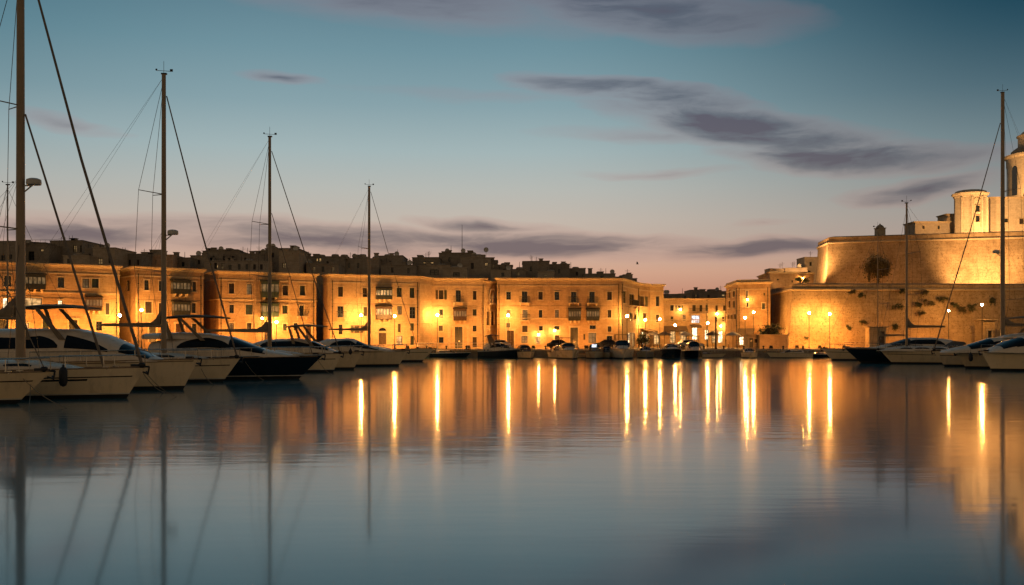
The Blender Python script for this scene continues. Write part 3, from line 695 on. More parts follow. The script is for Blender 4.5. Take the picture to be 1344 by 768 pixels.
T(268, 350, 343, 156, 5, 'long low terrace house with arched openings above the third palazzo', 'town_grey', [(283, 345, 353, 3.5), (292, 346, 353, 3.5), (302, 348, 354, 4), (314, 347, 354, 3.5), (324, 347, 354, 3.5), (334, 347, 354, 3.5), (343, 347, 354, 3.5)], lit=[(284.5, 347.5, 351.5, 3)])
T(313, 350, 333.5, 166, 8, 'dark house with two chimneys and an aerial left of the third mast', 'town_dark', [(322, 338, 342, 3)], [('chimney', 331, 330.5), ('chimney', 345, 330), ('antenna', 340, 322.5)])
T(348, 391, 326.5, 168, 9, 'tallest dark house behind the third mast, with a small roof cap', 'town_dark', [(358, 332, 338, 3)], [('hut', 385, 323.5, 7)])
T(366, 393, 329.5, 160, 6, 'tan square house front just right of the third mast', 'town_tan', [(373, 345, 352, 5)])
T(392, 452, 337, 170, 8, 'wide dark house with two lit windows between the third and fourth masts', 'town_dark', [(405, 343, 350, 3), (430, 343, 350, 3)], [('tank', 440, 334), ('tank', 452, 334.5)], lit=[(416.3, 339, 343.5, 1.8), (420, 339, 343.5, 3)])
T(402, 445, 347, 163, 5, 'low dark terrace in front of the wide house with two lit windows', 'town_grey', [(412, 350, 357, 3.5), (424, 350, 357, 3.5), (437, 350, 357, 3.5)])
T(450, 497, 339.5, 172, 8, 'dark house with a row of rooftop water tanks left of the fourth mast', 'town_grey', [(458, 345, 352, 3), (470, 345, 352, 3)], [('tank', 468, 334.5), ('tank', 476, 334), ('chimney', 494, 333)])
T(494, 529, 336.5, 176, 8, 'flat dark house with one aerial right of the fourth mast', 'town_grey', [(512, 342, 350, 3)], [('mast', 522, 327.5), ('dish', 509, 344)])
T(500, 545, 348, 168, 6, 'low dark house filling the dip in the skyline right of the fourth mast', 'town_dark', [(515, 351, 358, 3), (536, 352, 359, 3)])
T(541, 577, 338.5, 180, 8, 'dark house with a thin lit slot window over the gap between palazzi', 'town_dark', [(550, 349, 357, 3)], [], lit=[(562, 344, 346, 14)])
T(548, 592, 349, 172, 5, 'low tan terrace above the narrow link house', 'town_tan', [(570, 354, 361, 12)])
T(576, 623, 332.5, 186, 9, 'tallest house of the skyline carrying the high radio mast', 'town_dark', [(590, 338, 344, 3), (612, 339, 345, 3)], [('mast', 606.5, 295), ('hut', 585, 331, 10)])
T(582, 613, 352, 166, 4, 'small lit tan roof house with one dark window above the pale palazzo', 'town_tan', [(599, 357.5, 363, 9)])
T(604, 644, 338, 176, 7, 'grey house with a bright white lit window right of the high radio mast', 'town_grey', [(620, 345, 353, 4)], [('dish', 638, 328), ('tank', 628, 334)], lit=[(638.5, 345, 349, 4)])
T(643, 653, 342, 180, 6, 'sliver of a dark house right of the bright white lit window', 'town_dark', [(648, 347, 352, 3)])
T(652, 673, 348, 182, 6, 'small dark cube house above the statue bay', 'town_dark', [(662, 353, 359, 4)])
T(644, 671, 355, 172, 4, 'low tan roof house right behind the statue bay cornice', 'town_tan', [(660, 358, 363, 4)])
T(672, 690, 354, 178, 6, 'low dark house with small round tank between two skyline blocks', 'town_grey', [(680, 357, 362, 3)], [('tank', 682, 351)])
T(686, 721, 343.5, 184, 8, 'broad dark block with aerials above the left half of the long palazzo', 'town_dark', [(697, 350, 356, 3)], [('antenna', 704, 337), ('antenna', 708, 341)])
T(706, 727, 357, 170, 4, 'low pale roof house at the middle of the long palazzo', 'town_tan', [(716, 360, 364, 4)])
T(720, 747.5, 347.5, 186, 8, 'plain dark block stepping down right of the aerial block', 'town_dark', [(734, 353, 359, 3)])
T(746, 768, 353, 188, 8, 'lower dark block left of the stubby square chimney', 'town_grey', [(757, 357, 362, 3)])
T(766, 807, 360, 184, 8, 'lowest dark block with a stubby square chimney on the long palazzo roofline', 'town_dark', [(790, 362, 366, 4)], [('chimney', 774.5, 353)])
T(803, 822, 364, 186, 6, 'little dark house at the corner end of the long palazzo roofline', 'town_dark', [])
T(818.5, 829.5, 361, 182, 3, 'small pale roof hut above the corner of the long palazzo', 'town_tan', [(825, 366, 370, 3)], [('hut', 826, 359, 4)])
T(829, 836, 366, 186, 4, 'tiny dark roof hut beside the small pale one', 'town_dark', [])
T(866, 893, 386.5, 222, 8, 'dark house behind the left end of the lower waterfront building', 'town_dark', [(880, 389, 393, 3)])
T(891, 908, 386, 226, 8, 'dark house behind the middle of the lower waterfront building', 'town_grey', [(899, 388, 392, 3)])
T(906, 919, 381, 228, 8, 'taller dark house with one lit window behind the waterfront shops', 'town_dark', [], lit=[(914, 387, 389.5, 4)])
T(918, 958, 383, 224, 8, 'wide dark house behind the right end of the waterfront shops', 'town_dark', [(930, 387, 391, 3)], [('hut', 944, 381.5, 5)], lit=[(949, 386.5, 389, 4)])

# ---------------------------------------------------------------- the fort
def bastion(name, label, cat, top, base, z0, zc, zt, back, mat, cordon=True, floor=None, par_mat=None):
    """battered wall from base to top polyline, cordon at zc, vertical parapet above to zt (lists allowed)"""
    c = (top[0][0], top[0][1], z0); b = thing(name, label, cat, c); m = MB(); n = len(top)
    for i in range(n-1):
        m.quad((*base[i], z0), (*base[i+1], z0), (*top[i+1], zc), (*top[i], zc))
    loop_t = list(top)+list(back); loop_b = list(base)+list(back)
    for i in range(n-1, len(loop_t)):
        p, q = loop_t[i], loop_t[(i+1) % len(loop_t)]; p2, q2 = loop_b[i], loop_b[(i+1) % len(loop_b)]
        m.quad((*p2, z0), (*q2, z0), (*q, zc), (*p, zc))
    m.build('wall', mat, b)
    line = [back[-1]]+list(top)+[back[0]]
    if cordon:
        s = MB(); sweep(s, line, [(-.2, zc-.02), (.16, zc-.02), (.30, zc+.14), (.30, zc+.26), (.16, zc+.40), (-.2, zc+.40)]); s.build('cordon', 'trim_stone', b)
        z1 = zc+.404
    else: z1 = zc+.002
    pr = MB(); sweep(pr, line, [(-1.3, z1), (.02, z1), (-.02, zt), (-1.3, zt+.25)]); pr.build('parapet', par_mat or mat, b)
    f = MB(); f.add([(*p, z1-.01) for p in loop_t], [tuple(range(len(loop_t)))]); f.build('terrace', floor or 'grass_earth', b)
    return b
# lower enceinte
Ltop = [XY(1011, 184), XY(1040, 165), XY(1420, 165.5)]; Lbase = [XY(1006.5, 183.5), XY(1035, 163.6), XY(1422, 164)]
bastion('lower_bastion', 'long rough stone fort wall with sloping face behind the right-hand boats', 'fort wall', Ltop, Lbase, GZ, Z(381.5, 165), Z(373.5, 165), [(170, 260), (76, 260)], 'fort_stone')
# upper bastion
Mtop = [XY(1073.5, 206), XY(1087.5, 195), XY(1344, 184.5), XY(1500, 180)]; Mbase = [XY(1068, 205.5), XY(1083, 193.4), XY(1345, 182.6), XY(1503, 178)]
bastion('upper_bastion', 'great floodlit upper bastion of the fort with a dark grass-topped parapet', 'fort wall', Mtop, Mbase, 9.0, Z(320, 195), Z(311.5, 195), [(170, 300), (97, 300)], 'fort_stone')
# K block in front of the flank
building('gate_block', 'plain bright stone block between the tall house and the upper bastion', 'building',
    [XY(1008.5, 190), XY(1010, 186.5), XY(1068, 189)], [(60, 202), (50, 202)], Z(357, 187), [W(1, 1021, 366, 368, 2.6, sur=False), W(1, 1040, 368, 371, 2.4, sur=False)], 'limestone_worn', cornice=.3, parapet=.0)
T(1030, 1058, 352.5, 206, 6, 'low dark roofed house behind the bright stone block below the bastion', 'town_grey', [])
T(1056, 1074, 338, 216, 6, 'dark square tower house tucked against the left flank of the upper bastion', 'town_grey', [(1064, 344, 349, 3)], name='tower_house')
T(1010, 1031, 353, 203, 4, 'pale parapet house on top of the bright stone block', 'town_tan', [])
# barracks and pieces on the upper bastion
ZM = Z(320, 195)+.4
def fort_house(x0, x1, yt, d, dep, label, mat, wins=(), name='fort_house', cat='house'):
    a = XY(x0, d); c = XY(x1, d); zt = Z(yt, d)
    return building(name, label, cat, [a, c], [(c[0], d+dep), (a[0], d+dep)], zt, [W(0, *w) for w in wins], mat, cornice=.3, z0=ZM-.01)[0]
fort_house(1201, 1246, 291, 220, 6, 'low dark barrack house on the bastion left of the pale round pavilion', 'town_grey', [(1212, 296, 301, 3), (1232, 296, 301, 3)])
fort_house(1243, 1254, 281, 224, 5, 'small shadowed stone annex touching the left side of the pavilion', 'town_tan', [])
fort_house(1290, 1301, 260, 222, 5, 'stone pier between the pavilion and the long church wall', 'church_stone', [], name='stone_pier', cat='pier')
fort_house(1300, 1460, 259, 219, 14, 'long pale church wall with small square windows under the drum', 'church_stone', [(1321, 287, 292, 4.5), (1341, 287, 294, 6), (1365, 287, 294, 6)], name='church', cat='church')
# bell cot on the parapet
bc = thing('bell_cot', 'small domed bell cot alone on the dark parapet of the bastion', 'bell cot', (*XY(1155, 199), ZM)); X, Y = XY(1155, 199); zt_ = Z(297, 199)
m = MB(); m.box(X-.85, X+.85, Y-.7, Y+.7, ZM, zt_-.5); m.box(X-.98, X+.98, Y-.83, Y+.83, zt_-.498, zt_-.36); m.build('wall', 'town_tan', bc)
m = MB(); m.lathe([(.8, 0), (.74, .25), (.5, .5), (.2, .66), (.06, .9)], (X, Y, zt_-.357), 12); m.build('dome', 'town_grey', bc, True)
# pavilion
pv = thing('pavilion', 'pale floodlit round stone pavilion on the fort with an arched panel', 'pavilion', (*XY(1273.5, 217), ZM)); X, Y = XY(1273.5, 217); rp = 20/F*217; zt_ = Z(252, 217)
m = MB(); m.lathe([(rp*1.06, 0), (rp*1.06, .6), (rp, .7), (rp, zt_-ZM-1.4)], (X, Y, ZM), 10); m.build('wall', 'church_stone', pv)
m = MB(); m.lathe([(rp+.005, zt_-ZM-1.396), (rp+.15, zt_-ZM-1.2), (rp+.2, zt_-ZM-.95), (rp+.55, zt_-ZM-.7), (rp+.6, zt_-ZM-.45), (rp+.1, zt_-ZM-.4), (rp-.1, zt_-ZM), (rp-.8, zt_-ZM+.25), (.1, zt_-ZM+.5)], (X, Y, ZM), 10); m.build('cornice', 'church_stone', pv)
for ang in (-144, -108, -72, -36):
    m = MB(); a = R(ang); cx, cy = X+(rp+.06)*math.cos(a), Y+(rp+.06)*math.sin(a)
    m.lathe([(.28, .7), (.28, zt_-ZM-1.45)], (cx, cy, ZM), 10); m.build('column', 'church_stone', pv, True)
for zz in (Z(276, 217), Z(289, 217)):
    a = R(-88); m = MB(); px_, py_ = X+(rp+.04)*math.cos(a), Y-(rp+.01)*math.cos(R(18))
    m.box(px_-.42, px_+.42, py_-.04, py_+.25, zz-.75, zz+.6); o = m.build('window', 'pane_dark', pv)
    f = MB(); f.box(px_-.58, px_-.424, py_-.12, py_+.25, zz-.75, zz+.6); f.box(px_+.424, px_+.58, py_-.12, py_+.25, zz-.75, zz+.6); f.box(px_-.64, px_+.64, py_-.16, py_+.25, zz+.604, zz+.8); f.build('frame', 'trim_stone', o)
m = MB(); pts = []
for i in range(13):
    a = PI*i/12; t = R(-90)+math.cos(a)*-.27; z_ = Z(276, 217)+1.2+1.1*math.sin(a); pts.append((X+(rp+.03)*math.cos(t), Y-(rp+.03)*math.cos(R(18)), z_))
m.tube(pts, .12, 6); m.build('arch_moulding', 'trim_stone', pv)
# church drum and dome
dr = thing('church_dome', 'tall round church drum with arched windows, dome and lantern at the right edge', 'dome', (*XY(1366, 229), ZM)); X, Y = XY(1366, 229); rd = 41/F*229; zd = Z(204, 229)
zb = Z(259, 219)
m = MB(); m.lathe([(rd, zb-1), (rd, zd-.8)], (X, Y, 0), 40); m.build('drum', 'church_stone', dr, True)
m = MB(); m.lathe([(rd+.005, zd-.796), (rd+.5, zd-.4), (rd+.55, zd-.05), (rd-.2, zd), (rd-.9, zd+.3)], (X, Y, 0), 40); m.build('cornice', 'church_stone', dr, True)
rl = 27/F*229; zl = Z(193, 229)
m = MB(); m.lathe([(rd-.9, zd+.25), (rd*.86, zd+1.0), (rd*.76, zd+1.6), (rl+.25, zl)], (X, Y, 0), 40); m.build('dome', 'town_dark', dr, True)
m = MB(); m.lathe([(rl, zl-.3), (rl, zl+2.3), (rl+.3, zl+2.45), (rl+.3, zl+2.7), (rl-.2, zl+2.8), (rl*.8, zl+3.6), (rl*.4, zl+4.3), (.1, zl+4.7)], (X, Y, 0), 28); m.build('lantern', 'church_stone', dr, True)
for i in range(12):
    a = 2*PI*i/12+R(15); m = MB(); n_ = Vector((math.cos(a), math.sin(a), 0)); t_ = Vector((-n_.y, n_.x, 0)); c0 = Vector((X, Y, 0))+n_*(rd+.02)
    pts = [c0+t_*.75+Vector((0, 0, zb+1.6)), c0-t_*.75+Vector((0, 0, zb+1.6)), c0-t_*.75+Vector((0, 0, zd-3.6))] + [c0+t_*(-.75*math.cos(PI*j/8))+Vector((0, 0, zd-3.6+.9*math.sin(PI*j/8))) for j in range(1, 8)] + [c0+t_*.75+Vector((0, 0, zd-3.6))]
    nn = len(pts); m.add(pts+[p-n_*.3 for p in pts], [tuple(range(nn))]+[(j, (j+1) % nn, nn+(j+1) % nn, nn+j) for j in range(nn)]); m.build('window', 'pane_dark', dr)

# ---------------------------------------------------------------- low walls and sheds at the fort foot
building('boundary_wall', 'low pale plastered wall at the foot of the fort beside the spreading tree', 'wall',
    [XY(997, 158.5), XY(1033, 158.5)], [(44.3, 160), (39.5, 160)], Z(439.5, 158.5), [], 'limestone_pale', cornice=.16, pilasters=[(0, 1016, .3), (0, 1023, .25)])
building('kiosk', 'dark flat-roofed kiosk left of the low pale wall below the tree', 'kiosk',
    [XY(982, 160), XY(996.5, 160)], [(39.7, 163), (38, 163)], Z(439, 160), [D(0, 986, 444, 456, 5), W(0, 992, 445, 450, 4)], 'town_grey', cornice=.2)
building('frame_shelter', 'small stone shelter with dark frame at the fort foot behind the navy yacht', 'shelter',
    [XY(1141, 160), XY(1163, 160)], [(59.6, 162), (57.5, 162)], Z(429, 160), [D(0, 1157, 435, 453, 8, m='awning')], 'limestone_pale', cornice=.2)
building('guard_hut', 'small square stone hut beside the rightmost street lamp', 'hut',
    [XY(1291, 159), XY(1306, 159)], [(77.0, 162), (75.3, 162)], Z(420, 159), [D(0, 1299, 434, 455, 5)], 'fort_stone', cornice=.2)

# ---------------------------------------------------------------- vegetation
def foliage(mb, c, rx, ry, rz, n, size, rnd):
    clumps = [(max(-.75, min(.75, rnd.gauss(0, .38))), rnd.gauss(0, .36), max(-.7, min(.7, rnd.gauss(0, .34))), rnd.uniform(.28, .5)) for _ in range(max(7, min(40, n//60)))]
    for i in range(n):
        cx, cy, cz, cr = rnd.choice(clumps); v = Vector((rnd.gauss(0, 1), rnd.gauss(0, 1), rnd.gauss(0, 1))).normalized()*cr*abs(rnd.gauss(0, .75))
        p = Vector((c[0]+(cx+v.x)*rx, c[1]+(cy+v.y)*ry, c[2]+(cz+v.z)*rz))
        a = Vector((rnd.gauss(0, 1), rnd.gauss(0, 1), rnd.gauss(0, 1))).normalized(); b = a.orthogonal().normalized(); s = size*rnd.uniform(.6, 1.3)
        mb.add([p-a*s, p+b*s*.45, p+a*s, p-b*s*.45], [(0, 1, 2, 3)])
def tree(label, base, c, rx, ry, rz, n=900, size=.22, mat='leaf', seed=1, name='tree'):
    rnd = random.Random(seed); t = thing(name, label, 'tree', base); b = Vector(base); c = Vector(c)
    m = MB(); m.tube([b, b+(c-b)*.35+Vector((.1, 0, 0)), b+(c-b)*.75], .2, 8, .12)
    for i in range(6):
        e = c+Vector((rnd.uniform(-.8, .8)*rx, rnd.uniform(-.7, .7)*ry, rnd.uniform(-.2, .5)*rz)); s = b+(c-b)*rnd.uniform(.5, .75)
        m.tube([s, (s+e)/2+Vector((0, 0, .15)), e], .08, 5, .03)
    m.build('trunk', 'bark', t)
    f = MB(); foliage(f, c, rx, ry, rz, n, size, rnd); f.build('crown', mat, t)
    return t
X, Y, Zc = P(1011, 434, 161.5); tree('dark spreading tree at the foot of the fort above the low pale wall', (X, Y, GZ), (X, Y, Zc), 1.9, 1.6, 1.15, 1500, .2, seed=3)
X, Y, Zc = P(842, 446, 158); tree('round dark little tree on the quay in front of the lit shop doors', (X, Y, GZ), (X, Y, Zc), 1.1, 1.0, 1.0, 1000, .16, seed=5)
X, Y, Zc = P(1053, 367, 184); tree('small dark tree on the terrace by the floodlight left of the upper bastion', (X, Y, Z(381.5, 165)), (X, Y, Zc), 1.4, 1.0, .8, 500, .2, seed=8)
def bush(label, px, py, d, w, h, seed, mat='leaf', n=220, size=.17, name='caper_bush', group='bushes rooted in the fort walls'):
    rnd = random.Random(seed); c = P(px, py, d); s = d/F
    f = MB(); foliage(f, (c.x, c.y, c.z), w*s*.62, .45, h*s*.62, n, size, rnd)
    f.tube([(c.x, c.y+.9, c.z-.3), (c.x, c.y+.2, c.z)], .05, 5)
    for _ in range(5):
        q = c.x+rnd.uniform(-.5, .5)*w*s; ln = rnd.uniform(.3, 1.0)*h*s*.9
        for kk in range(int(n/14)): foliage(f, (q+rnd.gauss(0, .06), c.y-.05, c.z-ln*rnd.random()), .12, .08, .15, 1, size*.8, rnd)
    o = f.build(name, mat, None, loc=tuple(c)); return tag(o, label, 'bush', group)
bush('biggest dark bush growing out of the upper bastion wall face', 1150, 352, 190.6, 26, 24, 11, n=3600, size=.26, mat='leaf_dry')
for i, (px, py, w, h, lab) in enumerate([
    (1118, 383, 8, 4, 'small bush just under the cordon of the lower fort wall, leftmost'),
    (1131, 387, 9, 6, 'bush under the cordon of the lower fort wall, second from its corner'),
    (1184, 382, 7, 5, 'little bush touching the thin right mast near the cordon'),
    (1213, 384, 9, 10, 'upright bush high on the lower wall between the two right masts'),
    (1178, 402, 13, 7, 'ragged bush low on the wall left of the thin right mast'),
    (1206, 399, 8, 6, 'small bush left of the long flat dark bush on the lower wall'),
    (1221, 397, 18, 7, 'long flat dark bush between the two right masts'),
    (1238, 392, 14, 7, 'bush at the long forestay of the tall right mast'),
    (1254, 400, 10, 7, 'bush right of the forestay and above the shorter street lamp'),
    (1262, 406, 14, 9, 'ragged bush hanging right of the shorter street lamp'),
    (1276, 404, 14, 9, 'bush between the two rightmost street lamps'),
    (1302, 394, 9, 9, 'bush left of the tall right mast near the tallest street lamp'),
    (1209, 411, 8, 4, 'tiny bush low on the wall above the dark sail boom'),
    (1175, 428, 8, 8, 'dark tuft at the wall foot left of the thin right mast'),
    (1114, 430, 6, 5, 'tuft in the brightly lit wall right of the twin lamps'),
    (1134, 422, 9, 6, 'tuft on the lit wall above the stone shelter'),
    (1057, 443, 6, 5, 'tuft near the ground left of the twin fort lamps')]):
    bush(lab, px, py, 164.5-.6*(1-(443-py)/70), w, h, 20+i, mat='leaf' if i % 3 else 'leaf_dry', n=480, size=.12)

# ---------------------------------------------------------------- lamps
def street_lamp(px, py, d, label, small=False, gz=GZ):
    X, Y, Zl = P(px, py, d); t = thing('street_lamp', label, 'street lamp', (X, Y, gz), 'lit street lamps along the quay')
    m = MB(); m.lathe([(.16, 0), (.16, .12), (.10, .3), (.085, .6), (.055, .9), (.045, Zl-gz-.36), (.12, Zl-gz-.34), (.14, Zl-gz-.26)], (X, Y, gz), 10); m.build('pole', 'lamp_pole', t, True)
    r = .17 if not small else .13
    m = MB(); m.ball((X, Y, Zl), r, 12, 1.05); m.build('globe', 'bulb' if not small else 'bulb_small', t, True)
    m = MB(); m.lathe([(r*.55, Zl+r*.98), (r*.8, Zl+r*1.05), (r*.4, Zl+r*1.4), (.03, Zl+r*2)], (X, Y, 0), 10); m.build('cap', 'lamp_pole', t, True)
for px, py, d, lab in [
    (14, 435, 119, 'lit street lamp at the far left, low behind the nearest mast'),
    (157, 414, 130.5, 'lit street lamp at the right end of the leftmost palazzo'),
    (186, 407, 131.5, 'lit street lamp left of the second mast, before the stacked-balcony palazzo'),
    (363, 423, 144.5, 'lit street lamp close right of the third mast'),
    (344, 418, 142.5, 'lit street lamp close left of the third mast'),
    (474, 414, 149, 'lit street lamp just left of the fourth mast'),
    (518, 415, 149.5, 'lit street lamp right of the arched door behind the fourth mast'),
    (574, 413.5, 157, 'lit street lamp before the left end of the pale pilastered palazzo'),
    (667, 414, 157.5, 'lit street lamp before the brown door of the longest palazzo'),
    (823, 415, 158, 'lit street lamp at the corner of the longest palazzo'),
    (847, 420, 173, 'lit street lamp over the bright shop doors round the palazzo corner'),
    (866, 419, 174, 'lit street lamp at the right end of the longest palazzo wing'),
    (886, 427, 186, 'lit street lamp before the awning of the lower waterfront building'),
    (929, 424, 188, 'lit street lamp at the middle of the lower waterfront building'),
    (978, 417, 164, 'lit slender street lamp standing before the tall house by the fort'),
    (989, 410, 167, 'brightest lit street lamp right in front of the tall house by the fort'),
    (1062, 411, 162, 'lit street lamp against the fort wall, left one of the close pair'),
    (1089, 412, 162, 'lit street lamp against the fort wall, right one of the close pair'),
    (1245, 408, 160.5, 'lit shorter street lamp at the forestay of the tall right mast'),
    (1289, 400, 156, 'lit tallest street lamp left of the tall right mast')]:
    street_lamp(px, py, d, lab, small=px in (14, 344, 1245))
def wall_lantern(px, py, d, label):
    X, Y, Zl = P(px, py, d); t = thing('wall_lantern', label, 'lantern', (X, Y+.55, Zl), 'lit wall lanterns on the facades')
    m = MB(); m.tube([(X, Y+.62, Zl+.38), (X, Y+.2, Zl+.42), (X, Y, Zl+.30)], .03, 5); m.box(X-.1, X+.1, Y+.58, Y+.66, Zl+.2, Zl+.5); m.build('bracket', 'iron', t)
    m = MB(); m.ball((X, Y, Zl), .13, 10, 1.1); m.build('globe', 'bulb_small', t, True)
    m = MB(); m.lathe([(.2, .16), (.1, .26), (.03, .33)], (X, Y, Zl), 10); m.build('cap', 'iron', t)
for px, py, d, lab in [
    (707, 439, 159.3, 'lit wall lantern over the small lit window of the longest palazzo'),
    (728, 434, 159.3, 'lit wall lantern between brown windows at the middle of the longest palazzo'),
    (893, 406, 195.3, 'lit wall lantern high on the lower waterfront building'),
    (941, 412, 194.4, 'lit wall lantern high on the right half of the waterfront building'),
    (946, 428, 194, 'lit wall lantern low over the right shop of the waterfront building'),
    (981, 393, 171.6, 'lit wall lantern high on the front of the tall house by the fort'),
    (1054, 366, 188, 'lit lantern glowing above the terrace left of the upper bastion')]:
    wall_lantern(px, py, d, lab)
def floodlight(pos, aim, power, label, cone=110, blend=.8, size=.25, col=WARM):
    pos = Vector(pos); aim = Vector(aim); d = (aim-pos).normalized(); t = thing('floodlight', label, 'floodlight', tuple(pos), 'floodlights on the ground')
    up = Vector((0, 0, 1)); s = d.cross(up).normalized(); v = s.cross(d)
    def pt(a, b, c): return pos + s*a + v*b + d*c + Vector((0, 0, .35))
    m = MB(); m.hexa([pt(-.25, -.2, -.15), pt(.25, -.2, -.15), pt(.25, -.2, .1), pt(-.25, -.2, .1), pt(-.2, .2, -.12), pt(.2, .2, -.12), pt(.25, .2, .1), pt(-.25, .2, .1)])
    m.box(pos.x-.3, pos.x+.3, pos.y-.06, pos.y+.06, pos.z, pos.z+.06); m.tube([pt(-.28, 0, 0), pos+Vector((-.28, 0, .03))], .025, 5); m.tube([pt(.28, 0, 0), pos+Vector((.28, 0, .03))], .025, 5)
    m.build('housing', 'iron', t)
    m = MB(); m.quad(pt(-.22, -.17, .104), pt(.22, -.17, .104), pt(.22, .17, .104), pt(-.22, .17, .104)); m.build('lens', 'flood_lens', t)
    l = bpy.data.lights.new('flood_beam', 'SPOT'); l.energy = power; l.color = col; l.spot_size = R(cone); l.spot_blend = blend; l.shadow_soft_size = size
    o = bpy.data.objects.new('flood_beam', l); C.objects.link(o); o.location = pt(0, 0, .3+size) - pos; o.rotation_euler = d.to_track_quat('-Z', 'Y').to_euler(); o.parent = t
# unseen street-level floods added to brighten facades and fort wall (behind the moored boats)
for px, d, off, pw, lab in [
    (-20, 121, 6, 2600, 'added ground floodlight at the far left end of the leftmost palazzo'),
    (45, 124, 6, 2600, 'added ground floodlight below the covered balcony of the leftmost palazzo'),
    (110, 127, 6, 2400, 'added ground floodlight right of the middle of the leftmost palazzo'),
    (232, 132, 6, 2200, 'added ground floodlight below the stacked balconies'),
    (300, 138, 6, 2200, 'added ground floodlight at the left end of the greenish-balcony palazzo'),
    (395, 143, 6, 2200, 'added ground floodlight at the right end of the greenish-balcony palazzo'),
    (455, 146, 6, 2200, 'added ground floodlight at the left end of the palazzo behind the fourth mast'),
    (535, 149, 6, 1900, 'added ground floodlight at the right end of the palazzo behind the fourth mast'),
    (615, 153, 7, 1800, 'added ground floodlight right of the pilastered door'),
    (700, 153, 7, 1900, 'added ground floodlight left of the middle of the longest palazzo'),
    (770, 153, 7, 2100, 'added ground floodlight right of the tall black door'),
    (1012, 153.5, 4, 500, 'added ground floodlight before the low pale wall under the spreading tree'),  # unseen source added to brighten the low wall
    (1046, 159, 5, 1700, 'added ground floodlight at the corner of the lower fort wall'),  # this and the rows below: added for pools on the lower fort wall
    (1076, 159, 5, 1900, 'added ground floodlight at the fort wall between the twin lamps'),
    (1108, 159, 5, 1300, 'added ground floodlight at the fort wall right of the twin lamps'),
    (1178, 158.5, 5, 700, 'added ground floodlight at the fort foot beside the stone shelter'),
    (1225, 158.5, 5, 900, 'added ground floodlight at the fort foot left of the shorter street lamp')]:
    p = P(px, 443, d); q = P(px+2, 443, d+off+2); floodlight((p.x, p.y, GZ), (q.x, q.y, 4.6 if px < 1000 else 2.5), pw*1.4, lab, cone=140 if px < 1000 else 110)
p = P(648, 443, 154.5); q = P(644, 443, 161.5); floodlight((p.x, p.y, GZ), (q.x, q.y, 9.8), 3000, 'added narrow-beam ground floodlight under the statue niche', cone=50, col=(1, .52, .2))  # unseen spot added to brighten the niche and its statue
ZT = Z(381.5, 165)+.42
p = P(1287, 443, 176); q = P(1287, 443, 187); floodlight((p.x, p.y, ZT), (q.x, q.y, 16.5), 28000, 'terrace floodlight under the brightest patch of the upper bastion', cone=88, col=FORT)
p = P(1140, 443, 178); q = P(1140, 443, 192); floodlight((p.x, p.y, ZT), (q.x, q.y, 16), 3200, 'added terrace floodlight below the biggest dark bush', cone=125)  # weak wide flood added to warm the left half of the bastion
p = P(1022, 443, 165); q = P(1024, 443, 176); floodlight((p.x, p.y, GZ), (q.x, q.y, 6), 3200, 'added ground floodlight behind the low pale wall lighting the corner of the fort', cone=130)  # unseen flood added to lift the dark left flank of the wall
p = P(1345, 443, 174); q = P(1345, 443, 185); floodlight((p.x, p.y, ZT), (q.x, q.y, 17.5), 4000, 'terrace floodlight at the right edge below the church wall', cone=120, col=FORT)
p = P(1215, 443, 178); q = P(1212, 443, 190); floodlight((p.x, p.y, ZT), (q.x, q.y, 16), 200, 'terrace floodlight below the dark barrack house', cone=120, col=FORT)
p = P(1062, 443, 193); q = P(1079, 443, 200); floodlight((p.x, p.y, Z(357, 187)+.1), (q.x, q.y, 18), 15000, 'roof floodlight on the block lighting the left flank of the bastion', cone=120, col=FORT)
p = P(1268, 443, 203); q = P(1273, 443, 214); floodlight((p.x, p.y, ZM), (q.x, q.y, 30), 19000, 'roof floodlight before the round pavilion', cone=120, col=FORT)
p = P(1325, 443, 205); q = P(1330, 443, 219); floodlight((p.x, p.y, ZM), (q.x, q.y, 31), 20000, 'roof floodlight before the church wall', cone=120, col=FORT)
p = P(1345, 443, 219.5); q = P(1352, 443, 228); floodlight((p.x, p.y, Z(259, 219)+.3), (q.x, q.y, 42), 4500, 'roof floodlight below the church drum', cone=130, col=FORT)
p = P(1030, 443, 178); q = P(1035, 443, 187); floodlight((p.x, p.y, ZT), (q.x, q.y, 14), 2600, 'terrace floodlight before the bright stone block', cone=130, col=FORT)

